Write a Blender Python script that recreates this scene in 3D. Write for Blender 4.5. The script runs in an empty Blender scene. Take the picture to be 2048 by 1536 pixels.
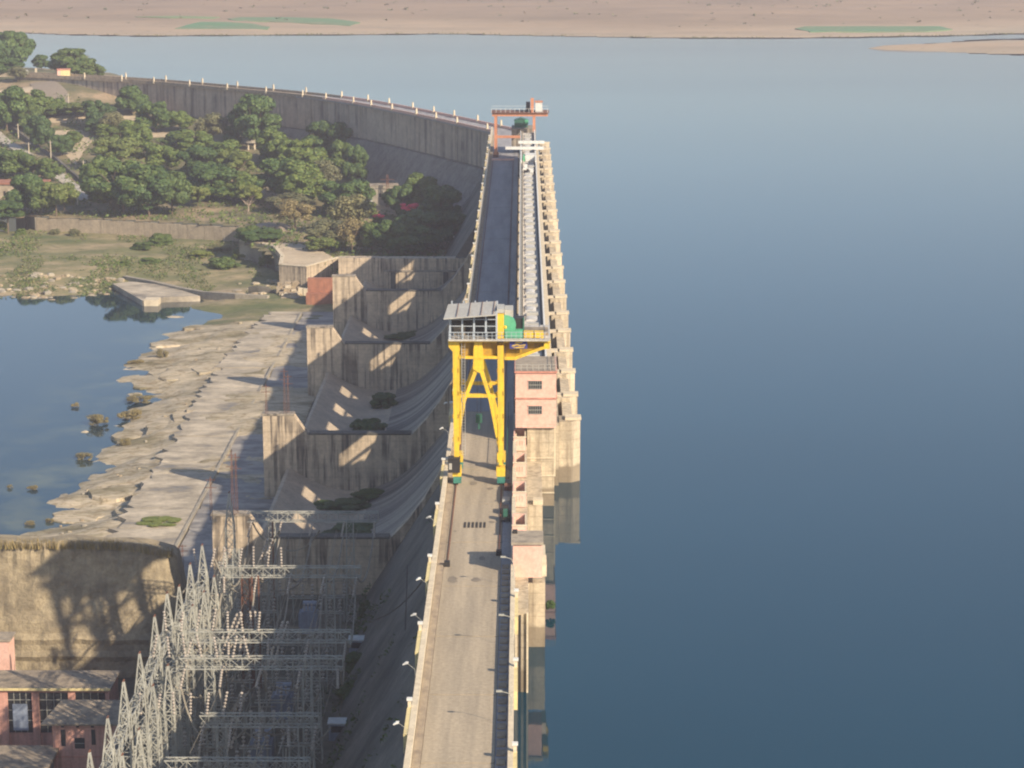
import bpy, bmesh, math, random
import numpy as np
from mathutils import Vector, Matrix, noise as mnoise
random.seed(7)
C = bpy.context.scene.collection
sc = bpy.context.scene
R = math.radians

# ------------------------------------------------------------------ camera
F = 4400.0; H = 81.0; VX, VY = 1045.0, -200.0
pit = math.atan((768 - VY) / F); cp, sp = math.cos(pit), math.sin(pit)
yaw = math.atan((VX - 1024) / F * cp); cy_, sy_ = math.cos(yaw), math.sin(yaw)
cam_d = bpy.data.cameras.new("camera"); cam = bpy.data.objects.new("camera", cam_d); C.objects.link(cam)
cam_d.sensor_width = 36.0; cam_d.lens = 36.0 * F / 2048.0
cam_d.clip_start = 1.0; cam_d.clip_end = 30000.0
cam.location = (0, 0, H); cam.rotation_euler = (math.pi / 2 - pit, 0, yaw)
sc.camera = cam

# ------------------------------------------------------------------ sky, sun, exposure
SUNDIR = Vector((0.755, -0.656, 0.0)).normalized()
ELEV = R(30.2)
w = bpy.data.worlds.new("World"); sc.world = w; w.use_nodes = True
nt = w.node_tree
bg = nt.nodes["Background"]
sky = nt.nodes.new("ShaderNodeTexSky"); sky.sky_type = 'NISHITA'; sky.sun_disc = False
sky.sun_elevation = ELEV
sky.sun_rotation = math.atan2(SUNDIR.x, SUNDIR.y)
sky.altitude = 100; sky.air_density = 1.0; sky.dust_density = 1.0; sky.ozone_density = 1.6
nt.links.new(sky.outputs[0], bg.inputs[0]); bg.inputs[1].default_value = 0.105
sl = bpy.data.lights.new("sun", 'SUN'); sl.energy = 4.9; sl.angle = R(0.6); sl.color = (1.0, 0.84, 0.64)
so = bpy.data.objects.new("sun", sl); C.objects.link(so)
sd = Vector((SUNDIR.x * math.cos(ELEV), SUNDIR.y * math.cos(ELEV), math.sin(ELEV)))
so.rotation_euler = sd.to_track_quat('Z', 'Y').to_euler(); so.location = (200, -200, 300)
vs = sc.view_settings
vs.view_transform = 'Standard'; vs.look = 'None'; vs.gamma = 1.0; vs.use_curve_mapping = False
vs.exposure = 0.62
sc.render.engine = 'CYCLES'
sc.cycles.max_bounces = 6; sc.cycles.volume_bounces = 0; sc.cycles.transparent_max_bounces = 8
sc.cycles.use_denoising = True
sc.cycles.pixel_filter_type = 'BLACKMAN_HARRIS'; sc.cycles.filter_width = 2.1
HAZE = 0.00020


def ray(px, py):
    u = (px - 1024) / F; v = (768 - py) / F
    return (cy_ * u - sy_ * cp - sy_ * sp * v, sy_ * u + cy_ * cp + cy_ * sp * v, -sp + cp * v)


def at(px, py, z):          # where the sight line through a spot of the survey photo meets height z
    d = ray(px, py); t = (z - H) / d[2]
    return Vector((d[0] * t, d[1] * t, z))


# ------------------------------------------------------------------ materials
def mk(name):
    m = bpy.data.materials.new(name); m.use_nodes = True
    return m, m.node_tree, m.node_tree.nodes["Principled BSDF"]


def L(nt, a, b): nt.links.new(a, b)


def noise_tex(nt, scale, detail=5, rough=0.6, vec=None, stretch=None):
    n = nt.nodes.new("ShaderNodeTexNoise"); n.inputs['Scale'].default_value = scale
    n.inputs['Detail'].default_value = detail; n.inputs['Roughness'].default_value = rough
    if vec is not None:
        if stretch:
            mp = nt.nodes.new("ShaderNodeMapping"); mp.inputs['Scale'].default_value = stretch
            L(nt, vec, mp.inputs['Vector']); vec = mp.outputs[0]
        L(nt, vec, n.inputs['Vector'])
    return n


def ramp(nt, fac, stops):
    r = nt.nodes.new("ShaderNodeValToRGB"); e = r.color_ramp.elements
    while len(e) < len(stops): e.new(0.5)
    for i, (p, c) in enumerate(stops):
        e[i].position = p; e[i].color = (*c, 1) if len(c) == 3 else c
    L(nt, fac, r.inputs[0]); return r


def mixc(nt, fac, a, b, mode='MIX'):
    m = nt.nodes.new("ShaderNodeMix"); m.data_type = 'RGBA'; m.blend_type = mode
    if isinstance(fac, (int, float)): m.inputs[0].default_value = fac
    else: L(nt, fac, m.inputs[0])
    for i, v in ((6, a), (7, b)):
        if isinstance(v, tuple): m.inputs[i].default_value = (*v, 1)
        else: L(nt, v, m.inputs[i])
    return m.outputs[2]


def surf(name, base, dark=None, scale=0.6, streak=0.0, streak_col=(0.05, 0.045, 0.04), rough=0.85, bump=0.0,
         vary=0.35, stretch=None, metal=0.0, streak_sx=1.2, fine=None, lifts=0.0, wline=None):
    """A worn surface: two-tone noise, optional vertical run-off stains, fine relief."""
    m, nt, bs = mk(name)
    g = nt.nodes.new("ShaderNodeNewGeometry"); pos = g.outputs['Position']
    if dark is None: dark = tuple(c * (1 - vary) for c in base)
    n1 = noise_tex(nt, scale, 6, 0.65, pos, stretch or (1, 1, 1))
    r1 = ramp(nt, n1.outputs[0], [(0.33, dark), (0.62, base)])
    col = r1.outputs[0]
    n2 = noise_tex(nt, fine or scale * 7, 4, 0.7, pos)
    r2 = ramp(nt, n2.outputs[0], [(0.3, (0.78, 0.78, 0.78)), (0.7, (1.12, 1.12, 1.12))])
    col = mixc(nt, 1.0, col, r2.outputs[0], 'MULTIPLY')
    if streak > 0:
        n3 = noise_tex(nt, streak_sx, 4, 0.6, pos, (1, 1, 0.05))
        n4 = noise_tex(nt, 0.15, 3, 0.5, pos)
        r3 = ramp(nt, n3.outputs[0], [(0.47, (0, 0, 0)), (0.60, (1, 1, 1))])
        r4 = ramp(nt, n4.outputs[0], [(0.35, (0.2, 0.2, 0.2)), (0.58, (1, 1, 1))])
        mm = mixc(nt, 1.0, r3.outputs[0], r4.outputs[0], 'MULTIPLY')
        ma = nt.nodes.new("ShaderNodeMath"); ma.operation = 'MULTIPLY'; ma.inputs[1].default_value = streak
        L(nt, mm, ma.inputs[0])
        col = mixc(nt, ma.outputs[0], col, streak_col)
    if lifts or wline:
        sz = nt.nodes.new("ShaderNodeSeparateXYZ"); L(nt, pos, sz.inputs[0])
    if lifts:
        pp = nt.nodes.new("ShaderNodeMath"); pp.operation = 'PINGPONG'; pp.inputs[1].default_value = lifts / 2; L(nt, sz.outputs[2], pp.inputs[0])
        rl = ramp(nt, pp.outputs[0], [(0.0, (0.70, 0.68, 0.66)), (0.09, (1, 1, 1))]); col = mixc(nt, 0.8, col, rl.outputs[0], 'MULTIPLY')
    if wline:
        nw = noise_tex(nt, 0.5, 4, 0.6, pos, (1, 1, 0.2)); aw = nt.nodes.new("ShaderNodeMath"); aw.operation = 'MULTIPLY_ADD'; aw.inputs[1].default_value = -1.6
        L(nt, nw.outputs[0], aw.inputs[0]); L(nt, sz.outputs[2], aw.inputs[2])
        mw = nt.nodes.new("ShaderNodeMapRange"); mw.inputs[1].default_value = wline - .6; mw.inputs[2].default_value = wline - 1.1; L(nt, aw.outputs[0], mw.inputs[0])
        m2 = nt.nodes.new("ShaderNodeMath"); m2.operation = 'MULTIPLY'; m2.inputs[1].default_value = 0.75; L(nt, mw.outputs[0], m2.inputs[0])
        col = mixc(nt, m2.outputs[0], col, (0.17, 0.135, 0.09))
    L(nt, col, bs.inputs['Base Color'])
    bs.inputs['Roughness'].default_value = rough; bs.inputs['Metallic'].default_value = metal
    if bump > 0:
        b = nt.nodes.new("ShaderNodeBump"); b.inputs['Strength'].default_value = bump; b.inputs['Distance'].default_value = 0.3
        L(nt, n2.outputs[0], b.inputs['Height']); L(nt, b.outputs[0], bs.inputs['Normal'])
    return m


M = {}
M['concrete'] = surf('concrete', (0.36, 0.31, 0.24), (0.24, 0.21, 0.17), 0.25, 0.75, (0.045, 0.042, 0.04), bump=0.3)
M['wall_concrete'] = surf('wall_concrete', (0.60, 0.485, 0.345), (0.43, 0.35, 0.25), 0.2, 0.85, (0.04, 0.037, 0.036), bump=0.3, streak_sx=1.1, lifts=1.9)
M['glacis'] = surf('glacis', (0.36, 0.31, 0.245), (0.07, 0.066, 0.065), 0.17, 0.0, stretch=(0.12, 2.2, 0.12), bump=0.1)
M['bucket'] = surf('bucket', (0.50, 0.41, 0.30), (0.34, 0.285, 0.215), 0.2, bump=0.2)
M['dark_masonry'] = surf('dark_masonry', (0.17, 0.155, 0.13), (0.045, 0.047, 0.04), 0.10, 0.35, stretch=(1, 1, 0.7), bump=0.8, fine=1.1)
M['wing_concrete'] = surf('wing_concrete', (0.46, 0.385, 0.30), (0.35, 0.295, 0.235), 0.09, 0.8, (0.09, 0.08, 0.075), streak_sx=0.35, bump=0.2)
M['wing_slope'] = surf('wing_slope', (0.28, 0.25, 0.215), (0.16, 0.145, 0.125), 0.2, 0.5, stretch=(1, 1, 0.3), bump=0.5)
M['road'] = surf('road', (0.42, 0.35, 0.25), (0.29, 0.245, 0.18), 0.45, stretch=(1.4, 0.07, 1), bump=0.08, fine=2.2)
M['road_far'] = surf('road_far', (0.33, 0.325, 0.33), (0.23, 0.23, 0.24), 0.3, stretch=(1.2, 0.12, 1))  # cool tone of the far road in shade put into its colour
M['kerb'] = surf('kerb', (0.38, 0.31, 0.22), (0.22, 0.18, 0.14), 0.8, stretch=(1, 0.6, 1))
M['cream'] = surf('cream', (0.68, 0.59, 0.43), (0.55, 0.47, 0.34), 0.6, 0.25, (0.25, 0.19, 0.12))
M['yellow_cream'] = surf('yellow_cream', (0.72, 0.60, 0.30), None, 1.2, 0.2, vary=0.15)
M['pier_cream'] = surf('pier_cream', (0.56, 0.47, 0.335), (0.36, 0.305, 0.22), 0.3, 0.6, (0.16, 0.12, 0.08), bump=0.2, lifts=1.5, wline=-7.2)
M['pink'] = surf('pink', (0.74, 0.465, 0.375), (0.69, 0.42, 0.33), 0.3, 0.10, (0.4, 0.25, 0.18))
M['pink_trim'] = surf('pink_trim', (0.62, 0.27, 0.20), None, 0.8, 0.3, vary=0.25)
M['salmon'] = surf('salmon', (0.63, 0.34, 0.265), (0.52, 0.26, 0.20), 0.3, 0.4, (0.16, 0.08, 0.06))
M['roof_grey'] = surf('roof_grey', (0.36, 0.29, 0.205), (0.12, 0.105, 0.085), 0.6, bump=0.4)
M['roof_concrete'] = surf('roof_concrete', (0.38, 0.32, 0.24), (0.22, 0.19, 0.15), 0.8)
M['tar'] = surf('tar_patch', (0.24, 0.205, 0.155), (0.17, 0.145, 0.115), 0.8)
M['glass'] = mk('glass_dark')[0]
_b = M['glass'].node_tree.nodes["Principled BSDF"]; _b.inputs['Base Color'].default_value = (0.03, 0.035, 0.04, 1); _b.inputs['Roughness'].default_value = 0.12
M['yellow'] = surf('yellow_paint', (0.80, 0.54, 0.03), (0.70, 0.45, 0.035), 0.5, 0.45, (0.36, 0.22, 0.06), rough=0.55, streak_sx=2.0)
M['blue_grey'] = surf('blue_grey_paint', (0.40, 0.45, 0.50), None, 1, rough=0.5, vary=0.1)
M['sheet'] = surf('sheet_metal', (0.46, 0.45, 0.40), None, 0.6, 0.2, (0.25, 0.2, 0.15), rough=0.55, vary=0.15)
M['green'] = surf('green_paint', (0.10, 0.42, 0.24), None, 1, 0.1, rough=0.5, vary=0.2)
M['dark_green'] = surf('dark_green_paint', (0.03, 0.13, 0.09), None, 1, rough=0.6, vary=0.3)
M['teal'] = surf('teal_paint', (0.05, 0.22, 0.17), None, 1, rough=0.5, vary=0.3)
M['black'] = surf('black_steel', (0.025, 0.023, 0.022), None, 1, rough=0.6)
M['orange'] = surf('orange_paint', (0.62, 0.27, 0.14), (0.48, 0.19, 0.10), 0.5, 0.3, (0.2, 0.07, 0.04), rough=0.6)
M['rust'] = surf('rust', (0.20, 0.085, 0.05), (0.11, 0.055, 0.038), 1.2)
M['white'] = surf('white_paint', (0.72, 0.72, 0.68), None, 1.2, 0.25, (0.3, 0.28, 0.25), vary=0.2)
M['hoist_deck'] = surf('hoist_deck', (0.56, 0.53, 0.48), (0.36, 0.34, 0.31), 0.8, fine=2.5)
M['galv'] = surf('galvanised_steel', (0.42, 0.42, 0.365), (0.29, 0.29, 0.255), 0.5, rough=0.6)
M['porcelain'] = surf('porcelain', (0.50, 0.45, 0.385), (0.34, 0.29, 0.245), 1.5, rough=0.3)
M['cable'] = surf('cable', (0.32, 0.29, 0.23), None, 1)
M['transformer'] = surf('transformer_paint', (0.28, 0.33, 0.42), None, 1, 0.2, rough=0.5, vary=0.15)
M['brick'] = surf('brick_red', (0.40, 0.17, 0.10), (0.28, 0.12, 0.075), 0.6, 0.3)
M['stone'] = surf('stone', (0.42, 0.33, 0.21), (0.25, 0.20, 0.135), 0.35, bump=0.6)
M['stone_grey'] = surf('stone_grey', (0.38, 0.34, 0.26), (0.24, 0.215, 0.175), 0.3, bump=0.5)
M['retaining'] = surf('retaining_masonry', (0.42, 0.345, 0.245), (0.30, 0.25, 0.18), 0.4, 0.3, (0.12, 0.10, 0.07), bump=0.6, fine=1.5)
M['sign_blue'] = surf('sign_blue', (0.05, 0.05, 0.22), None, 1)
M['bark'] = surf('bark', (0.20, 0.15, 0.10), (0.10, 0.075, 0.05), 1.2)
M['pale_bark'] = surf('pale_bark', (0.42, 0.33, 0.25), None, 1.2)
M['thatch'] = surf('thatch', (0.30, 0.25, 0.19), None, 1.2)


def slab_mat(name, a, b, wet, scale):
    m, nt, bs = mk(name)
    g = nt.nodes.new("ShaderNodeNewGeometry"); pos = g.outputs['Position']
    n1 = noise_tex(nt, scale, 7, 0.62, pos, (0.8, 1.25, 1)); n2 = noise_tex(nt, 0.55, 7, 0.75, pos, (0.9, 1.3, 1))
    r1 = ramp(nt, n1.outputs[0], [(0.34, wet), (0.47, b), (0.62, a)])
    r2 = ramp(nt, n2.outputs[0], [(0.3, (0.72, 0.72, 0.74)), (0.7, (1.18, 1.16, 1.12))])
    col = mixc(nt, 1.0, r1.outputs[0], r2.outputs[0], 'MULTIPLY')
    L(nt, col, bs.inputs['Base Color'])
    rr = ramp(nt, n1.outputs[0], [(0.36, (0.45, 0.45, 0.45)), (0.44, (0.85, 0.85, 0.85))])
    L(nt, rr.outputs[0], bs.inputs['Roughness'])
    b_ = nt.nodes.new("ShaderNodeBump"); b_.inputs['Strength'].default_value = 0.5; b_.inputs['Distance'].default_value = 0.3
    L(nt, n2.outputs[0], b_.inputs['Height']); L(nt, b_.outputs[0], bs.inputs['Normal'])
    return m


M['apron'] = slab_mat('apron_concrete', (0.52, 0.455, 0.35), (0.36, 0.315, 0.24), (0.19, 0.17, 0.135), 0.13)
M['apron_shaded'] = slab_mat('apron_shaded_concrete', (0.36, 0.34, 0.31), (0.22, 0.21, 0.20), (0.12, 0.12, 0.12), 0.16)  # dam's shadow tint put into the colour of the inner slabs


def ground_mat(name, tones, scale, speck, speck_amt, fine_scale=1.2, bump=0.4, stretch=(1, 1, 1)):
    m, nt, bs = mk(name)
    g = nt.nodes.new("ShaderNodeNewGeometry"); pos = g.outputs['Position']
    n1 = noise_tex(nt, scale, 7, 0.62, pos, stretch); n2 = noise_tex(nt, fine_scale, 5, 0.7, pos, stretch)
    r1 = ramp(nt, n1.outputs[0], tones)
    r2 = ramp(nt, n2.outputs[0], [(0.52, (0, 0, 0)), (0.60, (1, 1, 1))])
    ma = nt.nodes.new("ShaderNodeMath"); ma.operation = 'MULTIPLY'; ma.inputs[1].default_value = speck_amt
    L(nt, r2.outputs[0], ma.inputs[0])
    col = mixc(nt, ma.outputs[0], r1.outputs[0], speck)
    L(nt, col, bs.inputs['Base Color']); bs.inputs['Roughness'].default_value = 0.95
    b_ = nt.nodes.new("ShaderNodeBump"); b_.inputs['Strength'].default_value = bump; b_.inputs['Distance'].default_value = 0.5
    L(nt, n2.outputs[0], b_.inputs['Height']); L(nt, b_.outputs[0], bs.inputs['Normal'])
    return m


M['garden'] = ground_mat('garden_ground', [(0.34, (0.06, 0.075, 0.03)), (0.48, (0.16, 0.14, 0.07)), (0.62, (0.36, 0.265, 0.165))], 0.045, (0.08, 0.10, 0.04), 0.5, 0.7)
M['meadow'] = ground_mat('meadow_ground', [(0.35, (0.09, 0.115, 0.04)), (0.50, (0.19, 0.175, 0.08)), (0.66, (0.38, 0.29, 0.18))], 0.05, (0.07, 0.085, 0.035), 0.55, 0.5, stretch=(0.7, 1.3, 1))
M['yard'] = ground_mat('yard_ground', [(0.35, (0.05, 0.055, 0.035)), (0.6, (0.17, 0.15, 0.11))], 0.12, (0.05, 0.06, 0.04), 0.4)


def bank_mat():
    m, nt, bs = mk('far_bank_ground')
    g = nt.nodes.new("ShaderNodeNewGeometry"); pos = g.outputs['Position']
    sx = nt.nodes.new("ShaderNodeSeparateXYZ"); L(nt, pos, sx.inputs[0])
    n0 = noise_tex(nt, 0.006, 5, 0.55, pos, (0.35, 1, 1))
    ad = nt.nodes.new("ShaderNodeMath"); ad.operation = 'MULTIPLY_ADD'; ad.inputs[1].default_value = 9.0
    L(nt, n0.outputs[0], ad.inputs[0]); L(nt, sx.outputs[2], ad.inputs[2])
    mr = nt.nodes.new("ShaderNodeMapRange"); mr.inputs[1].default_value = -7.0; mr.inputs[2].default_value = 12.0
    L(nt, ad.outputs[0], mr.inputs[0])
    r = ramp(nt, mr.outputs[0], [(0.0, (0.20, 0.18, 0.13)), (0.08, (0.35, 0.29, 0.20)), (0.22, (0.36, 0.275, 0.185)),
                                 (0.34, (0.255, 0.19, 0.125)), (0.55, (0.285, 0.21, 0.142)), (1.0, (0.24, 0.178, 0.12))])
    n2 = noise_tex(nt, 0.02, 7, 0.66, pos, (0.4, 1.2, 1))
    r2 = ramp(nt, n2.outputs[0], [(0.3, (0.78, 0.78, 0.78)), (0.5, (1, 1, 1)), (0.72, (1.22, 1.17, 1.1))])
    col = mixc(nt, 1.0, r.outputs[0], r2.outputs[0], 'MULTIPLY')
    n3 = noise_tex(nt, 0.12, 4, 0.7, pos); r3 = ramp(nt, n3.outputs[0], [(0.60, (0, 0, 0)), (0.68, (0.6, 0.6, 0.6))])
    col = mixc(nt, r3.outputs[0], col, (0.15, 0.13, 0.08))
    L(nt, col, bs.inputs['Base Color']); bs.inputs['Roughness'].default_value = 0.95
    return m


M['bank'] = bank_mat()


def water_mat(name, col, rough, bscale, bstr, algae=None):
    m, nt, bs = mk(name)
    g = nt.nodes.new("ShaderNodeNewGeometry"); pos = g.outputs['Position']
    n1 = noise_tex(nt, bscale, 3, 0.5, pos, (1, 1, 1)); n2 = noise_tex(nt, 0.012, 4, 0.55, pos, (0.4, 1, 1))
    b_ = nt.nodes.new("ShaderNodeBump"); b_.inputs['Strength'].default_value = bstr; b_.inputs['Distance'].default_value = 0.1
    L(nt, n1.outputs[0], b_.inputs['Height']); L(nt, b_.outputs[0], bs.inputs['Normal'])
    bs.inputs['IOR'].default_value = 1.36
    r = ramp(nt, n2.outputs[0], [(0.3, (rough * 0.8,) * 3), (0.7, (rough * 1.3,) * 3)])
    if algae: L(nt, r.outputs[0], bs.inputs['Roughness'])
    else:
        sy = nt.nodes.new("ShaderNodeSeparateXYZ"); L(nt, pos, sy.inputs[0])
        mr2 = nt.nodes.new("ShaderNodeMapRange"); mr2.inputs[1].default_value = 380; mr2.inputs[2].default_value = 1100; mr2.inputs[3].default_value = 0.0; mr2.inputs[4].default_value = 0.10
        L(nt, sy.outputs[1], mr2.inputs[0]); n9 = noise_tex(nt, 0.004, 4, 0.55, pos, (0.3, 1.4, 1)); m9 = nt.nodes.new("ShaderNodeMath"); m9.operation = 'MULTIPLY_ADD'; m9.inputs[1].default_value = 0.06
        L(nt, n9.outputs[0], m9.inputs[0]); L(nt, mr2.outputs[0], m9.inputs[2]); L(nt, m9.outputs[0], bs.inputs['Roughness'])
    if algae:
        n3 = noise_tex(nt, 0.06, 6, 0.65, pos); r3 = ramp(nt, n3.outputs[0], [(0.48, (0, 0, 0)), (0.68, (1, 1, 1))])
        sx = nt.nodes.new("ShaderNodeSeparateXYZ"); L(nt, pos, sx.inputs[0])
        mr = nt.nodes.new("ShaderNodeMapRange"); mr.inputs[1].default_value = -126; mr.inputs[2].default_value = -104
        L(nt, sx.outputs[0], mr.inputs[0])
        mu = nt.nodes.new("ShaderNodeMath"); mu.operation = 'MULTIPLY'; L(nt, r3.outputs[0], mu.inputs[0]); L(nt, mr.outputs[0], mu.inputs[1])
        L(nt, mixc(nt, mu.outputs[0], col, algae), bs.inputs['Base Color'])
    else:
        r5 = ramp(nt, n2.outputs[0], [(0.3, tuple(c * 0.92 for c in col)), (0.7, tuple(c * 1.08 for c in col))])
        L(nt, r5.outputs[0], bs.inputs['Base Color'])
    return m


M['water'] = water_mat('reservoir_water', (0.004, 0.036, 0.060), 0.05, 0.5, 0.03)
M['river'] = water_mat('river_water', (0.008, 0.030, 0.045), 0.03, 0.6, 0.015, (0.085, 0.10, 0.065))


def leaf_mat(name, a, b, trans=0.25):
    m, nt, bs = mk(name)
    g = nt.nodes.new("ShaderNodeNewGeometry")
    oi = nt.nodes.new("ShaderNodeObjectInfo")
    r = ramp(nt, g.outputs['Random Per Island'], [(0.0, a), (1.0, b)])
    r2 = ramp(nt, oi.outputs['Random'], [(0.0, (0.82, 0.85, 0.9)), (1.0, (1.2, 1.12, 1.0))])
    L(nt, mixc(nt, 1.0, r.outputs[0], r2.outputs[0], 'MULTIPLY'), bs.inputs['Base Color'])
    bs.inputs['Roughness'].default_value = 0.7
    return m


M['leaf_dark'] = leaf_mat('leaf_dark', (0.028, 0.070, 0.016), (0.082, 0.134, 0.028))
M['leaf_mid'] = leaf_mat('leaf_mid', (0.045, 0.092, 0.016), (0.122, 0.165, 0.034))
M['leaf_bright'] = leaf_mat('leaf_bright', (0.080, 0.125, 0.022), (0.175, 0.200, 0.050))
M['leaf_olive'] = leaf_mat('leaf_olive', (0.09, 0.105, 0.045), (0.19, 0.185, 0.085))
M['leaf_dry'] = leaf_mat('leaf_dry', (0.17, 0.14, 0.06), (0.30, 0.25, 0.11))
M['flower'] = leaf_mat('flower', (0.70, 0.03, 0.16), (0.80, 0.12, 0.14))
M['reed'] = leaf_mat('reed', (0.22, 0.18, 0.07), (0.34, 0.26, 0.11))
M['crop'] = surf('crop_green', (0.10, 0.23, 0.11), (0.17, 0.21, 0.11), 0.05, stretch=(0.3, 1, 1))
M['crop_pale'] = surf('crop_pale', (0.22, 0.28, 0.13), (0.16, 0.24, 0.10), 0.05, stretch=(0.3, 1, 1))


# ------------------------------------------------------------------ mesh collector
class Mesh:
    def __init__(s): s.v = []; s.f = []

    def poly(s, pts):
        n = len(s.v); s.v += [tuple(p) for p in pts]; s.f.append(tuple(range(n, n + len(pts)))); return s

    def box(s, x0, x1, y0, y1, z0, z1):
        n = len(s.v)
        s.v += [(x0, y0, z0), (x1, y0, z0), (x1, y1, z0), (x0, y1, z0), (x0, y0, z1), (x1, y0, z1), (x1, y1, z1), (x0, y1, z1)]
        for q in ((3, 2, 1, 0), (4, 5, 6, 7), (0, 1, 5, 4), (1, 2, 6, 5), (2, 3, 7, 6), (3, 0, 4, 7)):
            s.f.append(tuple(n + i for i in q))
        return s

    def prism(s, pts, axis, a, b):       # 2-D outline extruded along axis
        n = len(s.v); k = len(pts)
        for t in (a, b):
            for p in pts:
                s.v.append((t, p[0], p[1]) if axis == 'x' else (p[0], t, p[1]) if axis == 'y' else (p[0], p[1], t))
        s.f.append(tuple(range(n, n + k))); s.f.append(tuple(range(n + 2 * k - 1, n + k - 1, -1)))
        for i in range(k):
            j = (i + 1) % k; s.f.append((n + i, n + k + i, n + k + j, n + j))
        return s

    def bar(s, p, q, w, h=None, n=4, w2=None):
        p = Vector(p); q = Vector(q); d = (q - p)
        if d.length < 1e-6: return s
        d.normalize(); up = Vector((0, 0, 1)) if abs(d.z) < 0.9 else Vector((1, 0, 0))
        a = d.cross(up).normalized(); b = a.cross(d)
        h = w if h is None else h; k = len(s.v)
        for e, sc_ in ((p, 1.0), (q, (w2 / w) if w2 else 1.0)):
            for i in range(n):
                t = 2 * math.pi * (i + 0.5) / n; r_ = 0.7071 if n == 4 else 0.5
                s.v.append(tuple(e + a * (math.cos(t) * w * r_ * sc_) + b * (math.sin(t) * h * r_ * sc_)))
        for i in range(n):
            j = (i + 1) % n; s.f.append((k + i, k + j, k + n + j, k + n + i))
        s.f.append(tuple(range(k + n - 1, k - 1, -1))); s.f.append(tuple(range(k + n, k + 2 * n)))
        return s

    def tube(s, pts, w, n=4):
        for i in range(len(pts) - 1): s.bar(pts[i], pts[i + 1], w, n=n)
        return s

    def lathe(s, prof, c, n=8, axis='z'):
        k = len(s.v)
        for r_, z in prof:
            for i in range(n):
                t = 2 * math.pi * i / n; x, y = math.cos(t) * r_, math.sin(t) * r_
                s.v.append((c[0] + x, c[1] + y, c[2] + z) if axis == 'z' else (c[0] + z, c[1] + x, c[2] + y) if axis == 'x' else (c[0] + x, c[1] + z, c[2] + y))
        for a in range(len(prof) - 1):
            for i in range(n):
                j = (i + 1) % n; s.f.append((k + a * n + i, k + a * n + j, k + (a + 1) * n + j, k + (a + 1) * n + i))
        s.f.append(tuple(range(k + n - 1, k - 1, -1))); e = k + (len(prof) - 1) * n; s.f.append(tuple(range(e, e + n)))
        return s

    def obj(s, name, mat, parent=None, smooth=False, **kw):
        me = bpy.data.meshes.new(name); me.from_pydata(s.v, [], s.f); me.update()
        bm = bmesh.new(); bm.from_mesh(me); bmesh.ops.recalc_face_normals(bm, faces=bm.faces); bm.to_mesh(me); bm.free()
        if smooth:
            for p in me.polygons: p.use_smooth = True
        me.materials.append(M[mat] if isinstance(mat, str) else mat)
        return link(name, me, parent, **kw)


def link(name, me, parent=None, loc=None, **kw):
    o = bpy.data.objects.new(name, me); C.objects.link(o)
    if parent: o.parent = parent
    if loc is not None: o.location = loc
    for k, v in kw.items(): o[k] = v
    return o


def thing(name, label, cat, loc=(0, 0, 0), rz=0, group=None):
    o = bpy.data.objects.new(name, None); C.objects.link(o); o.location = loc; o.rotation_euler = (0, 0, rz)
    o.empty_display_size = 0.5
    o['label'] = label; o['category'] = cat
    if group: o['group'] = group
    return o


def dup(root, loc=None, rz=None, label=None, scale=None):
    r = root.copy(); C.objects.link(r)
    if loc is not None: r.location = loc
    if rz is not None: r.rotation_euler = (0, 0, rz)
    if label: r['label'] = label
    if scale is not None: r.scale = scale if hasattr(scale, '__len__') else (scale,) * 3
    for ch in KIDS.get(root.name, None) or [c for c in bpy.data.objects if c.parent == root]:
        c = ch.copy(); C.objects.link(c); c.parent = r
        for g in GK.get(ch.name, ()):
            d = g.copy(); C.objects.link(d); d.parent = c
    return r


KIDS = {}; GK = {}


def remember(root):
    ks = [c for c in bpy.data.objects if c.parent == root]; KIDS[root.name] = ks
    for k in ks: GK[k.name] = [c for c in bpy.data.objects if c.parent == k]


ORD = ['first', 'second', 'third', 'fourth', 'fifth', 'sixth', 'seventh', 'eighth', 'ninth', 'tenth', 'eleventh', 'twelfth',
       'thirteenth', 'fourteenth', 'fifteenth', 'sixteenth', 'seventeenth', 'eighteenth', 'nineteenth', 'twentieth',
       'twenty-first', 'twenty-second', 'twenty-third', 'twenty-fourth', 'twenty-fifth', 'twenty-sixth', 'twenty-seventh', 'twenty-eighth', 'twenty-ninth', 'thirtieth']

# ================================================================== WATER AND GROUND
m_ = Mesh()
m_.poly([(-3, -300, -10), (3000, -300, -10), (3000, 3200, -10), (-3000, 3200, -10), (-3000, 1120, -10), (-215, 1041, -10), (-170, 1012, -10),
         (-135, 978, -10), (-95, 943, -10), (-72, 910, -10), (-42, 852, -10), (-8, 790, -10), (-4, 700, -10)])
me = bpy.data.meshes.new('reservoir_water'); me.from_pydata(m_.v, [], m_.f)
bm = bmesh.new(); bm.from_mesh(me); bmesh.ops.triangulate(bm, faces=bm.faces); bmesh.ops.recalc_face_normals(bm, faces=bm.faces)
for f in bm.faces:
    if f.normal.z < 0: f.normal_flip()
bm.to_mesh(me); bm.free(); me.materials.append(M['water']); link('reservoir_water', me, kind='structure')
RIV = -41.3
Mesh().poly([(-700, 372, RIV), (-56, 372, RIV), (-56, 760, RIV), (-700, 760, RIV)]).obj('river_water', 'river', kind='structure')


def fbm(x, y, s, o=4, seed=0.0):
    v = 0; a = 1; t = 0
    for i in range(o):
        v += a * mnoise.noise(Vector((x * s + seed, y * s - seed * 1.7, seed))); t += a; a *= 0.5; s *= 2.07
    return v / t


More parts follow.
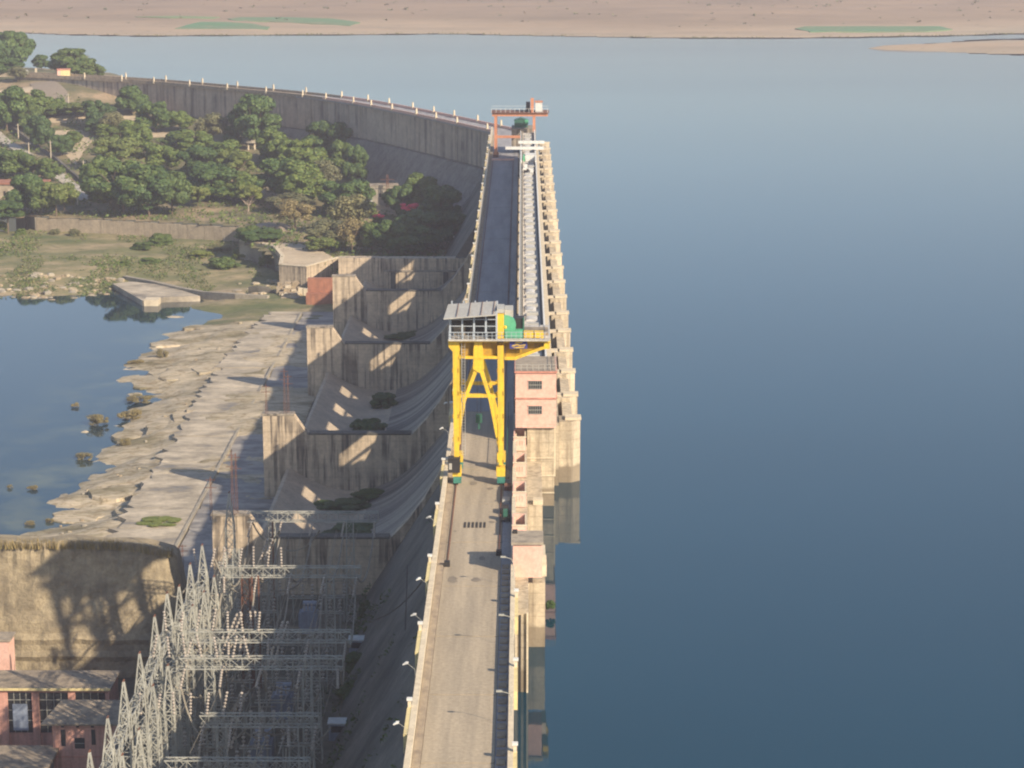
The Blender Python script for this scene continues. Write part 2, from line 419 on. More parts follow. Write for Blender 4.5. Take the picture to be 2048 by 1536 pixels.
def tps(ctrl):
    P = np.array([[c[0], c[1]] for c in ctrl]); Z = np.array([c[2] for c in ctrl]); n = len(P)
    def U(r2): return np.where(r2 > 0, r2 * np.log(np.maximum(r2, 1e-9)) * 0.5, 0)
    D = ((P[:, None] - P[None]) ** 2).sum(-1)
    A = np.zeros((n + 3, n + 3)); A[:n, :n] = U(D) + np.eye(n) * 60.0; A[:n, n] = 1; A[:n, n + 1:] = P; A[n, :n] = 1; A[n + 1:, :n] = P.T
    c = np.linalg.solve(A, np.concatenate([Z, [0, 0, 0]]))
    def f(x, y):
        x = np.asarray(x, float); y = np.asarray(y, float)
        r2 = (x[..., None] - P[:, 0]) ** 2 + (y[..., None] - P[:, 1]) ** 2
        return U(r2) @ c[:n] + c[n] + c[n + 1] * x + c[n + 2] * y
    return f


def grid_mesh(name, xs, ys, zf, mat, keep=None, smooth=True, **kw):
    X, Y = np.meshgrid(xs, ys); Z = zf(X, Y); nx, ny = len(xs), len(ys)
    v = np.stack([X.ravel(), Y.ravel(), Z.ravel()], 1).tolist()
    fs = []
    for j in range(ny - 1):
        for i in range(nx - 1):
            if keep is None or keep(0.5 * (xs[i] + xs[i + 1]), 0.5 * (ys[j] + ys[j + 1])):
                a = j * nx + i; fs.append((a, a + 1, a + nx + 1, a + nx))
    me = bpy.data.meshes.new(name); me.from_pydata(v, [], fs); me.update()
    if smooth: me.polygons.foreach_set('use_smooth', [True] * len(me.polygons))
    me.materials.append(M[mat]); return link(name, me, **kw)


def fbm_arr(X, Y, s, o=4, seed=0.0):
    return np.vectorize(lambda a, b: fbm(a, b, s, o, seed))(X, Y)


# --- garden hillside above the retaining wall
gc = [(100, 432, -31.5), (300, 440, -31.5), (480, 452, -31.5), (600, 470, -32), (700, 500, -33), (880, 500, -33), (930, 420, -32), (760, 400, -30),
      (160, 370, -28), (0, 420, -31), (0, 320, -23), (200, 310, -23), (60, 260, -18), (300, 270, -18), (500, 330, -23), (450, 245, -15),
      (150, 215, -10), (0, 190, -7), (110, 172, -3), (0, 150, -1), (60, 150, -1), (640, 285, -19), (760, 345, -27), (300, 230, -13), (560, 262, -16), (380, 345, -26)]
gctrl = [tuple(at(*c)) for c in gc]
gctrl += [(-213, 1034, -2), (-190, 1030, -6), (-170, 1040, -9.6), (-230, 1080, -3), (-215, 1130, -8), (-300, 1130, -2), (-150, 1030, -10.8), (-120, 1010, -13),
          (-90, 990, -18), (-60, 960, -22), (-30, 900, -28), (-12, 860, -30), (-170, 1090, -12.5), (-200, 1200, -12), (-300, 1250, -10.5), (-400, 1250, -5), (-500, 1100, 0), (-500, 1300, -10),
          (-400, 900, -18), (-400, 800, -30), (-20, 760, -32), (-20, 680, -33)]
gz = tps(gctrl)


def garden_z(x, y): return float(gz(np.array(x), np.array(y))) + 0.5 * fbm(x, y, 0.05, 3, 3.0)


ret_wall = [at(-40, 470, -37), at(60, 432, -32), at(72, 436, -32), at(200, 441, -32), at(340, 448, -32), at(480, 456, -32), at(478, 482, -32), at(520, 486, -32), at(548, 494, -32),
            at(562, 512, -32), at(558, 530, -32), at(612, 534, -32), at(680, 515, -32.3)]
WY = [(p.x, p.y) for p in ret_wall]


def south_edge(x):          # front edge of the garden terrace
    pts = sorted(WY[:1] + WY[2:7] + WY[9:])
    if x <= pts[0][0]: return pts[0][1]
    for a, b in zip(pts, pts[1:]):
        if a[0] <= x <= b[0]: return a[1] + (b[1] - a[1]) * (x - a[0]) / max(1e-6, b[0] - a[0])
    return 664.0


xs = np.arange(-520, -8, 3.0); ys = np.arange(660, 1300, 3.0)


def gkeep(x, y):
    if y < south_edge(x) + 1.0: return False
    return True


def gzf(X, Y): return gz(X, Y) + 0.5 * fbm_arr(X, Y, 0.05, 3, 3.0)


grid_mesh('garden_ground', xs, ys, gzf, 'garden', gkeep, kind='structure')

# --- river bed, rocks and meadow
mc = [(0, 585, -39.2), (120, 588, -39.3), (230, 570, -39.0), (100, 545, -38.4), (250, 540, -38.3), (0, 500, -37.6), (200, 490, -37.3), (400, 520, -38.2), (520, 545, -38.6),
      (70, 462, -36.6), (300, 470, -36.8), (460, 480, -37.0), (540, 560, -39.0), (400, 575, -39.2), (600, 600, -38.8), (450, 600, -39.3), (-200, 580, -39.2), (-200, 500, -37.5), (-300, 460, -36),
      (0, 640, -41.5), (200, 640, -41.5), (0, 800, -42), (150, 760, -41.5), (100, 900, -40.8), (0, 1000, -41), (250, 850, -39.7), (-300, 800, -43), (330, 620, -41.3), (400, 640, -40.5),
      (290, 690, -39.2), (260, 770, -39.6), (350, 690, -39.1), (330, 780, -39.2), (240, 900, -39.4), (200, 960, -39.5), (120, 1010, -39.6), (170, 1045, -39.3), (300, 1000, -38.9), (60, 1060, -39.9), (-200, 1040, -41),
      (600, 650, -38.9), (600, 760, -38.8), (500, 900, -38.8), (450, 1000, -38.8), (400, 1100, -38.8)]
mc = [(a, b, z if (z > -38.7 or a >= 450) else z - 1.8) for a, b, z in mc]
mc += [(490, 648, -38.6), (430, 755, -38.7), (352, 860, -38.7), (275, 965, -38.7), (215, 1042, -38.8), (450, 700, -38.5), (300, 930, -38.6), (400, 800, -38.6)]
rctrl = [tuple(at(*c)) for c in mc]
rz_ = tps(rctrl)


def river_zf(X, Y):
    Z = rz_(X, Y)
    n1 = fbm_arr(X, Y * 1.6, 0.06, 4, 9.0); n2 = fbm_arr(X * 0.6, Y * 1.7, 0.25, 3, 5.0)
    ledge = np.clip((X + 112) / 8, 0, 1) * np.clip((-78 - X) / 6, 0, 1) * np.clip((625 - Y) / 20, 0, 1)
    return Z + n1 * 1.1 + n2 * 0.45 + np.round(n1 * 4 + n2) * 0.20 * ledge


xs = np.concatenate([np.arange(-420, -130, 4.0), np.arange(-130, -50, 1.15)]); ys = np.arange(378, 812, 2.3)
M['rock'] = ground_mat('river_rock', [(0.36, (0.19, 0.165, 0.09)), (0.46, (0.38, 0.325, 0.23)), (0.62, (0.53, 0.45, 0.325))], 0.09, (0.17, 0.15, 0.07), 0.45, 0.6, 0.8, (0.6, 1.5, 1))
nt = M['rock'].node_tree; bs_ = nt.nodes['Principled BSDF']; src = bs_.inputs['Base Color'].links[0].from_socket
vo = nt.nodes.new("ShaderNodeTexVoronoi"); vo.feature = 'DISTANCE_TO_EDGE'; vo.inputs['Scale'].default_value = 0.22
mp = nt.nodes.new("ShaderNodeMapping"); mp.inputs['Scale'].default_value = (0.7, 2.2, 1); gg = nt.nodes.new("ShaderNodeNewGeometry")
nz = noise_tex(nt, 0.35, 4, 0.6, gg.outputs['Position']); va = nt.nodes.new("ShaderNodeVectorMath"); va.operation = 'MULTIPLY_ADD'; va.inputs[1].default_value = (5, 5, 0)
L(nt, nz.outputs['Color'], va.inputs[0]); L(nt, gg.outputs['Position'], va.inputs[2]); L(nt, va.outputs[0], mp.inputs[0]); L(nt, mp.outputs[0], vo.inputs['Vector'])
rr_ = ramp(nt, vo.outputs['Distance'], [(0.0, (0.62, 0.57, 0.48)), (0.04, (0.86, 0.84, 0.8)), (0.12, (1, 1, 1))])
L(nt, mixc(nt, 1.0, src, rr_.outputs[0], 'MULTIPLY'), bs_.inputs['Base Color'])
rb = grid_mesh('river_bed_and_meadow', xs, ys, river_zf, 'rock', lambda x, y: y < 632 - 0.12 * (x + 90) and y < south_edge(x) + 3, kind='structure')
mb = grid_mesh('meadow', xs, ys, lambda X, Y: river_zf(X, Y) + 0.02, 'meadow', lambda x, y: y >= 632 - 0.12 * (x + 90) and y < south_edge(x) + 3, kind='structure')

# --- far bank
shore_px = [(-1500, 70), (-600, 66), (-200, 62), (0, 62), (120, 66), (300, 71), (600, 69), (880, 66), (1100, 70), (1400, 75), (1600, 74), (1900, 70), (2048, 66), (2400, 62), (3200, 60)]
shore = [at(px, py, -10) for px, py in shore_px]


def shore_y(x):
    for a, b in zip(shore, shore[1:]):
        if x <= b.x: t = (x - a.x) / (b.x - a.x); return a.y + (b.y - a.y) * max(0, min(1, t))
    return shore[-1].y


sp0 = [at(1765, 98, -10), at(1900, 92, -10), at(2048, 84, -10), at(2400, 70, -10), at(2400, 112, -10), at(2048, 108, -10), at(1880, 103, -10)]


def bank_z(x, y):
    d = y - shore_y(x) + 14 * fbm(x, y, 0.008, 3, 2.0)
    if d < 0: z = -10 + d * 0.05
    elif d < 60: z = -10 + d * 0.035
    else: z = -7.9 + (d - 60) * 0.055
    z += max(0, min(1, (d - 60) / 200)) * 5.0 * fbm(x, y, 0.006, 4, 8.0)
    # spit on the right
    if x > 212:
        tx = (x - 212) / 95.0; cyy = 1392 + 0.15 * (x - 220); hw = min(1.0, tx) * 60
        s = 1 - abs(y - cyy) / max(1e-3, hw)
        if s > -1: z = max(z, -10 + min(1.2, s * 2.0))
    return max(z, -13)


xs = np.arange(-1500, 1500, 11.0); ys = np.concatenate([np.arange(1310, 2000, 7.0), np.arange(2000, 5200, 60.0)])
grid_mesh('far_bank', xs, ys, np.vectorize(bank_z), 'bank', kind='structure')


def field(pxs, mat, label):
    top = []
    import itertools
    cx = sum(p[0] for p in pxs) / len(pxs)
    pts = []
    for px, py in pxs:
        d = ray(px, py); b = 1450 / d[1]
        while H + d[2] * b > bank_z(d[0] * b, d[1] * b): b += 4
        pts.append(Vector((d[0] * b, d[1] * b, 0)))
    # drape: fine triangulated fan strips between lower and upper outline
    bmx = bmesh.new(); vs_ = [bmx.verts.new(p) for p in pts]; f = bmx.faces.new(vs_)
    bmesh.ops.triangulate(bmx, faces=[f])
    for _ in range(3): bmesh.ops.subdivide_edges(bmx, edges=bmx.edges[:], cuts=1, use_grid_fill=True)
    for v in bmx.verts: v.co.z = bank_z(v.co.x, v.co.y) + 0.9
    ex = bmesh.ops.extrude_face_region(bmx, geom=bmx.faces[:])
    for v in [g for g in ex['geom'] if isinstance(g, bmesh.types.BMVert)]: v.co.z -= 2.0
    bmesh.ops.recalc_face_normals(bmx, faces=bmx.faces)
    me = bpy.data.meshes.new('crop_field'); bmx.to_mesh(me); bmx.free(); me.materials.append(M[mat])
    link('crop_field', me, label=label, category='field', group='crop fields on the far bank')


field([(350, 60), (372, 53), (400, 47), (450, 47), (505, 50), (540, 57), (535, 61), (450, 61)], 'crop', 'lens-shaped bright green crop field nearest the water on the far bank')
field([(270, 36), (350, 34), (440, 37), (430, 40), (340, 39)], 'crop_pale', 'thin pale green field strip, leftmost on the far bank')
field([(455, 41), (480, 37), (560, 37), (660, 39), (720, 48), (700, 54), (620, 50), (540, 46), (470, 44)], 'crop', 'long green field strip behind the lens-shaped field on the far bank')
field([(1590, 60), (1610, 56), (1760, 55), (1880, 55), (1905, 62), (1850, 66), (1620, 66)], 'crop', 'long green field strip on the right of the far bank')

# scrub on the far bank: uncountable
rs = random.Random(3); mm = Mesh()
for i in range(800):
    yy_ = rs.choice([rs.uniform(1580, 2300), rs.uniform(1700, 2300)]); xx_ = rs.uniform(-.27, .27) * yy_; p = Vector((xx_, yy_, 0)); z = bank_z(xx_, yy_)
    if yy_ - shore_y(xx_) < 70: continue
    r_ = rs.uniform(0.6, 1.8)
    for k in range(5):
        c = Vector((p.x + rs.uniform(-r_, r_), p.y + rs.uniform(-r_, r_), z + rs.uniform(0.2, 1.0) * r_))
        a = rs.uniform(0, 6.28); d1 = Vector((math.cos(a), math.sin(a), rs.uniform(-.3, .6))) * r_ * .7; d2 = Vector((-math.sin(a), math.cos(a), rs.uniform(.3, 1))) * r_ * .7
        mm.poly([c - d1, c + d1, c + d2])
mm.obj('far_scrub', 'leaf_olive', kind='stuff', label='dry scrub dotted over the brown slope of the far bank')
mm = Mesh()
for i in range(900):   # reeds along far waterline
    x = rs.uniform(-420, 420); y = shore_y(x) + rs.uniform(-8, 3); h_ = rs.uniform(0.3, 1.1)
    mm.poly([(x - .6, y, -10.1), (x + .9, y, -10.1), (x + rs.uniform(-.5, .5), y, -10 + h_)])
mm.obj('far_reeds', 'leaf_olive', kind='stuff', label='thin fringe of reeds along the far waterline')

# ================================================================== THE DAM
PY = [342.5 + 18.7 * k for k in range(23)]
YN, YS0, YS1, YE = 180.0, 340.0, 757.0, 792.0     # near end, first bay, last bay, far end
XL, XR = -11.1, -0.85
dam = thing('spillway_dam', 'long straight concrete dam carrying the roadway between the reservoir and the shaded spillway', 'dam', (0, 0, 0))


def face_prof(): return [(-0.85, 0), (XL, -0.30), (XL, -3), (-10.9, -11), (-29.5, -40), (-31, -42), (-31, -60), (0, -60)]


near = [(0.75, -0.35), (XL + 0.1, -0.35), (XL + 0.3, -10.5), (-29.6, -40), (-33, -45), (-33, -60), (0.75, -60)]
near[0] = (-0.86, -0.35); near[-1] = (-0.86, -60)
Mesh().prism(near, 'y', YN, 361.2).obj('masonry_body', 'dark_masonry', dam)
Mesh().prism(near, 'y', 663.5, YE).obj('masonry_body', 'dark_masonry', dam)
for (a, b) in ((YN, 340.2),): Mesh().box(-10.7, -0.865, a, b, -0.34, -0.22).obj('road_bed', 'dark_masonry', dam)
# spillway glacis and bucket
gl = [(6, -13.5), (2, -12.2), (-1.5, -12.2), (-5, -13.6), (-9, -16.6), (-15.1, -23.3), (-20.4, -29.8), (-23.1, -32.6), (-26.2, -35.2), (-29.5, -36.7), (-34, -37.1),
      (-38.6, -36.6), (-43.0, -34.9), (-47.4, -32.3), (-48.1, -32.4), (-48.4, -34.0), (-50.2, -38.2), (-50.2, -60), (6, -60)]
def catmull(P, n=6):
    out = []
    for i in range(len(P) - 1):
        p0 = P[max(0, i - 1)]; p1 = P[i]; p2 = P[i + 1]; p3 = P[min(len(P) - 1, i + 2)]
        for k in range(n):
            t = k / n; out.append(tuple(0.5 * (2 * p1[j] + (p2[j] - p0[j]) * t + (2 * p0[j] - 5 * p1[j] + 4 * p2[j] - p3[j]) * t * t + (3 * p1[j] - p0[j] - 3 * p2[j] + p3[j]) * t ** 3) for j in (0, 1)))
    return out + [P[-1]]


curve = catmull([(6, -13.5), (2, -12.2), (-1.5, -12.2), (-5, -13.6), (-9.5, -17.2), (-15.1, -23.6), (-20.4, -29.8), (-25.0, -33.9), (-30.0, -36.3), (-34.8, -37.0), (-39.2, -36.3), (-43.4, -34.6), (-47.4, -32.3)])
cut = next(i for i, p in enumerate(curve) if p[0] < -30)
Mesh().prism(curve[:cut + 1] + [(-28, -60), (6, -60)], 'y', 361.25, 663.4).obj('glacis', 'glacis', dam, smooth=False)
Mesh().prism(curve[cut:] + [(-48.1, -32.4), (-48.4, -34.0), (-50.2, -38.2), (-50.2, -60), (-28.01, -60)], 'y', 361.25, 663.4).obj('flip_bucket', 'bucket', dam)
# dirty run-off ridges on the glacis
# pier bodies, gates and deck beams
for k, y in enumerate(PY):
    t = 2.15
    pm = Mesh()
    if 361 < y < 664 or k == 0:
        low = [(5.9, -0.6), (5.9, -13), (0, -14), (-6, -16), (-13.0, -21.4), (-12.6, -18), (-8.4, -10), (-6.6, -1.3), (-6.6, -0.62)]
        pm.prism(low, 'y', y - 1.1, y + 1.1)
    # cutwater towards the reservoir
    pm.prism([(5.9, y - t), (7.9, y - t), (9.3, y - 0.9), (9.3, y + 0.9), (7.9, y + t), (5.9, y + t)], 'z', -30, -0.35 if k else 0.0)
    pm.obj('pier', 'pier_cream', dam)
    # lighter capstone
    Mesh().prism([(6.9, y - 1.2), (9.45, y - 1.2), (9.45, y + 1.2), (6.9, y + 1.2)], 'z', -0.34 if k else 0.01, 0.05 if k else 0.4).obj('capstone', 'cream', dam)
for k in range(len(PY) - 1):
    a, b = PY[k] + 2.16, PY[k + 1] - 2.16
    g = Mesh(); n = 7                                    # curved gate leaf
    prof = [(3.2 + 0.9 * math.sin(math.pi * i / n), -12.3 + 6.2 * i / n) for i in range(n + 1)]
    g.prism(prof + [(p[0] - 0.3, p[1]) for p in reversed(prof)], 'y', a, b).obj('gate_leaf', 'black', dam)
    Mesh().prism([(6.6, -25), (6.6, -0.9), (8.1, -1.1), (8.1, -25)], 'y', a, b).obj('breast_wall', 'pier_cream', dam)
    Mesh().box(-10.8, -1.0, a - 0.6, b + 0.6, -1.5, -0.62).obj('deck_beam', 'concrete', dam)
Mesh().box(4.5, 5.4, PY[0] + 2.2, PY[-1], -0.35, -0.1).obj('walkway_beam', 'cream', dam)
for y in PY[1:]: Mesh().box(5.41, 6.59, y - 1.1, y + 1.1, -0.95, -0.2).obj('cross_beam', 'cream', dam)
Mesh().box(-10.75, -0.9, PY[0] - 2.2, PY[0] + 2.1, -3, -0.37).obj('deck_beam', 'concrete', dam)

# road slabs: one per expansion joint
road = bpy.data.objects.new('road', None); C.objects.link(road); road['kind'] = 'structure'
rs = random.Random(5); y = YN
while y < 775:
    y2 = min(y + 18.6, 776); far = y > 342
    Mesh().box(-9.7, -2.62, y + 0.13, y2 - 0.13, -0.30, 0.0 + rs.uniform(-0.015, 0.015)).obj('road_slab', 'road_far' if far else 'road', road)
    Mesh().box(-10.55, -9.74, y + 0.04, y2 - 0.04, -0.3, 0.17).obj('kerb_slab', 'kerb', road)
    Mesh().box(-2.58, -1.35, y + 0.04, y2 - 0.04, -0.3, 0.10).obj('kerb_slab', 'road_far', road)
    y = y2 + 0.0
i = 0; y = 186.0
while y < 262:
    Mesh().box(-2.45, -1.6, y, y + 1.35, 0.105, 0.24 + rs.uniform(0, 0.05)).obj('trench_cover', 'kerb', road); y += 2.35
Mesh().box(-10.55, -1.3, 776.1, YE, -0.3, -0.01).obj('road_end', 'road_far', road)
# tar patches and repaired joints on the near road
for i in range(7):
    y = rs.uniform(200, 335); x = rs.uniform(-8.8, -3.6); a = rs.uniform(.25, .9); f = Mesh(); n = 9
    f.prism([(x + math.cos(6.283 * k / n) * a * rs.uniform(.6, 1.1), y + math.sin(6.283 * k / n) * a * 1.6 * rs.uniform(.6, 1.1)) for k in range(n)], 'z', 0.0, 0.022)
    f.obj('tar_patch', 'tar', road)
# crane rails
for nm, x, y0, y1 in (('a', -9.3, 263, 700), ('b', -2.9, 268, 700)):
    r_ = Mesh(); r_.box(x - 0.07, x + 0.07, y0, y1, 0.02, 0.16)
    r_.obj('crane_rail', 'rust', label=('left' if nm == 'a' else 'right') + '-hand rusty steel crane rail running along the dam road', category='rail', group='crane rails')
for nm, x in (('l', -9.3), ('r', -2.9)):
    Mesh().box(x - 0.35, x + 0.35, 262.2 if nm == 'l' else 267, 262.9 if nm == 'l' else 267.7, 0.02, 0.7).obj(
        'buffer_stop', 'black', label=('left' if nm == 'l' else 'right') + '-hand dark buffer block at the near end of the crane rail', category='buffer')
gr = thing('drain_grate', 'row of dark grate slots across the middle of the road in front of the crane', 'grate', (0, 281, 0.02))
for k in range(6): Mesh().box(-7.7 + k * 0.52, -7.4 + k * 0.52, -1.3, 1.3, 0, 0.035).obj('slot', 'black', gr)

# parapets in panels
pl = thing('left_parapet', 'cream concrete parapet wall along the downstream edge of the dam road', 'parapet', (0, 0, 0))
pr = thing('right_parapet', 'cream concrete parapet wall along the reservoir edge of the near road', 'parapet', (0, 0, 0))
y = YN
while y < YE - 4:
    y2 = y + 6.2
    Mesh().box(XL, -10.6, y + 0.03, y2 - 0.03, -0.25, 1.08).obj('parapet_panel', 'cream', pl)
    Mesh().box(XL - 0.06, -10.54, y + 0.02, y2 - 0.02, 1.083, 1.2).obj('coping', 'cream', pl)
    if y2 < 344:
        Mesh().box(-1.28, XR, y + 0.03, y2 - 0.03, -0.29, 1.12).obj('parapet_panel', 'cream', pr)
        Mesh().box(-1.34, XR + 0.05, y + 0.02, y2 - 0.02, 1.123, 1.24).obj('coping', 'cream', pr)
    y = y2
Mesh().box(XL - 0.35, XL - 0.01, YN, 361, -1.6, -0.15).obj('ledge', 'concrete', pl)


def refuge(x0, x1, y, lb, ln=7.6):
    t = thing('refuge_bay', lb, 'refuge bay', (0, 0, 0), 0, 'refuge bays along the dam parapets')
    Mesh().box(x0, x1, y - ln / 2, y + ln / 2, -0.9, 1.16).obj('bay_wall', 'yellow_cream', t)
    xm = (x0 + x1) / 2; f = Mesh(); f.box(xm - 0.17, xm + 0.17, y + ln / 2 - 0.4, y + ln / 2 - 0.06, 1.163, 1.9); f.obj('post', 'cream', t)
    Mesh().box(xm - 0.28, xm + 0.28, y + ln / 2 - 0.5, y + ln / 2, 1.903, 2.15).obj('cap', 'white', t)


ys_l = [183, 207, 231, 257, 281, 305] + [PY[k] for k in range(0, 23)]
for i, y in enumerate(ys_l):
    refuge(XL - 0.5, XL - 0.005, y, f"pale yellow refuge bay on the downstream parapet, {ORD[i]} from the bottom", 7.6 if y < 340 else 6.0)
for i, y in enumerate([195, 219, 243]):
    refuge(XR + 0.01, XR + 0.42, y, f"pale yellow refuge bay on the reservoir parapet, {ORD[i]} from the bottom")

# flood lamps leaning out from the downstream parapet
lamp0 = None
lamps = [(203, 'lowest in the picture'), (220, 'second from the bottom of the picture'), (236, 'third from the bottom, below the pink tower'), (250, 'level with the pink tower'),
         (276, 'beside the left crane rail'), (326, 'just left of the black crane box'), (343, 'level with the crane legs, highest of the row')]
for i, (y, w_) in enumerate(lamps):
    if lamp0 is None:
        t = thing('flood_lamp', 'white flood lamp, ' + w_, 'lamp', (XL, y, 0.9), 0, 'flood lamps along the downstream parapet')
        Mesh().tube([(0, 0, -0.5), (-0.2, 0, 0.9), (-1.0, 0, 1.5)], 0.045, 5).obj('bracket', 'galv', t)
        hm = Mesh(); hm.prism([(-1.45, 1.30), (-0.9, 1.50), (-0.88, 1.64), (-1.2, 1.62), (-1.48, 1.40)], 'y', -0.18, 0.18); hm.obj('lamp_head', 'white', t)
        lamp0 = t; remember(t)
    else:
        dup(lamp0, (XL, y, 0.9), random.uniform(-.5, .5), 'white flood lamp, ' + w_)
# street lamps on the reservoir parapet: thin poles with arms
pole0 = None
for i, (y, w_) in enumerate([(208, 'nearest the camera'), (232, 'second from the camera'), (254, 'just in front of the pink tower')]):
    if pole0 is None:
        t = thing('street_lamp', 'short thin street lamp on the reservoir parapet, ' + w_, 'street lamp', (-1.05, y, 1.2), 0, 'street lamps on the reservoir parapet')
        Mesh().tube([(0, 0, 0), (0, 0, 1.9), (-0.25, 0, 2.4), (-1.0, 0, 2.6)], 0.08, 5).obj('pole', 'galv', t)
        Mesh().box(-1.5, -0.9, -0.12, 0.12, 2.55, 2.72).obj('lamp_head', 'galv', t); pole0 = t; remember(t)
    else: dup(pole0, (-1.05, y, 1.2), 0, 'short thin street lamp on the reservoir parapet, ' + w_)

# ---- upstream blocks near the camera
blk = thing('intake_block', 'stepped cream masonry intake blocks rising from the water beside the road', 'intake', (0, 0, 0))
Mesh().box(-0.84, 0.78, 245, 327, -30, -0.4).obj('wall', 'pier_cream', blk)
Mesh().box(-0.35, -0.1, 244.9, 245.0, -14, -0.5).obj('groove', 'black', blk)
for a in (-0.80, 0.55): Mesh().box(a, a + 0.2, 244.7, 244.98, -30, -0.2).obj('guide', 'cream', blk)
Mesh().box(0.79, 2.9, 261, 272, -30, -1.7).obj('wall', 'pier_cream', blk)
Mesh().box(2.05, 3.0, 268, 273, -1.69, -0.3).obj('step', 'cream', blk)
Mesh().box(0.79, 2.95, 301, 327, -30, -2.9).obj('wall', 'pier_cream', blk)
Mesh().box(1.6, 3.0, 301.5, 303, -2.89, -2.2).obj('step', 'cream', blk)
Mesh().box(0.79, 4.95, 326.5, 340.3, -30, 2.7).obj('wall', 'pier_cream', blk)
Mesh().box(4.96, 5.85, 338.5, 364, -30, -0.2).obj('wall', 'pier_cream', blk)
Mesh().box(5.0, 5.3, 336.6, 337.0, -8, 3).obj('pipe', 'cream', blk)
for zz in (-2.5, -5.3, -8): Mesh().box(0.8, 4.97, 326.36, 326.49, zz, zz + 0.18).obj('string_course', 'cream', blk)
# shrub clinging to the block
# open-topped pink boxes
for i, yf in enumerate((274.5, 291.0, 307.0, 322.5)):
    t = thing('gate_shaft', f"pink open-topped shaft box beside the road, {ORD[i]} behind the small pink tower", 'shaft', (-1.25, yf, 0), 0, 'open-topped pink shaft boxes')
    L_ = 6.0
    Mesh().box(0, 1.85, 0, 0.22, -0.3, 1.75).obj('front_wall', 'pink', t)
    Mesh().box(0, 1.85, L_ - 0.22, L_, -0.3, 1.75).obj('back_wall', 'pink', t)
    Mesh().box(0, 0.2, 0.221, L_ - 0.221, -0.3, 1.75).obj('side_wall', 'pink', t)
    Mesh().box(1.65, 1.85, 0.221, L_ - 0.221, -0.3, 1.75).obj('side_wall', 'cream', t)
    Mesh().box(0.201, 1.649, 0.221, L_ - 0.221, -0.3, -0.1).obj('floor', 'black', t)
    for k in range(3): Mesh().box(0.45 + k * 0.38, 0.6 + k * 0.38, -0.02, -0.002, 0.5, 1.25).obj('slot', 'salmon', t)
    Mesh().box(-0.06, 1.91, -0.08, 0.26, 1.753, 1.9).obj('coping', 'cream', t)

# small pink tower
t = thing('pink_tower', 'small windowless pink lift tower with flat overhanging roof on the reservoir side', 'tower', (0.75, 259.2, 0))
Mesh().box(-1.85, 1.75, 0, 4.6, -0.4, 3.85).obj('wall', 'pink', t)
Mesh().box(-2.0, 1.9, -0.25, 5.0, 3.853, 4.15).obj('roof', 'roof_concrete', t)
Mesh().box(-1.9, -1.3, 3.6, 4.4, 4.153, 4.5).obj('roof_hatch', 'black', t)
Mesh().box(1.76, 2.3, 0.5, 5.0, -0.4, 1.0).obj('side_pier', 'cream', t)

# pink two-storey control building
t = thing('control_building', 'two-storey pink control building with two barred windows and a railed flat roof', 'building', (2.0, 326, 0))
X0, X1 = -3.0, 3.2
wm = Mesh(); wm.box(X0, X1, 0, 11, 3.0, 11.0)
wm.obj('wall', 'pink', t)
Mesh().box(X0 - 0.12, X1 + 0.12, -0.14, 11.1, 6.95, 7.15).obj('string_course', 'pink_trim', t)
Mesh().box(X0 - 0.15, X1 + 0.15, -0.2, 11.2, 11.003, 11.25).obj('roof_slab', 'pink_trim', t)
Mesh().box(X0 + 0.1, X1 - 0.1, 0.1, 11.0, 11.253, 11.3).obj('roof', 'roof_concrete', t)
Mesh().box(X0 + 0.02, X1 - 0.02, -0.05, 10.5, 2.45, 2.98).obj('plinth', 'pink', t)
for zz in (8.5, 4.6):
    wn = Mesh().box(-1.0, 1.05, -0.05, -0.01, zz, zz + 1.3).obj('window', 'glass', t)
    fm = Mesh()
    for q in range(7): fm.box(-1.0 + q * 0.33, -0.95 + q * 0.33, -0.09, -0.052, zz, zz + 1.3)
    for q in (0, 0.62, 1.25): fm.box(-1.05, 1.1, -0.10, -0.053, zz + q, zz + q + 0.06)
    fm.obj('window_bars', 'sheet', wn)
    Mesh().box(-1.1, 1.15, -0.14, -0.005, zz + 1.31, zz + 1.38).obj('sunshade', 'pink', t)
rm = Mesh()
for zz in (11.8, 12.3): rm.bar((X0, 0, zz), (X1, 0, zz), 0.05); rm.bar((X0, 0, zz), (X0, 11, zz), 0.05); rm.bar((X1, 0, zz), (X1, 11, zz), 0.05)
for k in range(8): rm.bar((X0 + k * 0.885, 0, 11.3), (X0 + k * 0.885, 0, 12.3), 0.06)
for k in range(1, 8): rm.bar((X0, k * 1.5, 11.3), (X0, k * 1.5, 12.3), 0.06); rm.bar((X1, k * 1.5, 11.3), (X1, k * 1.5, 12.3), 0.06)
rm.obj('roof_railing', 'sheet', t)
# stair of green steel beside the building, over the road edge
t = thing('service_fence', 'dark green steel mesh fence in shade between the crane track and the pink control building', 'fence', (-2.2, 310, 0.1))
f = Mesh()
for k in range(18): f.bar((0, k * 2.0, 0), (0, k * 2.0, 2.2), 0.09)
for z in (0.2, 1.1, 2.15): f.bar((0, 0, z), (0, 34, z), 0.06)
for k in range(85): f.bar((0, k * 0.4, 0.2), (0, k * 0.4, 2.15), 0.03)
f.obj('mesh_panel', 'dark_green', t)

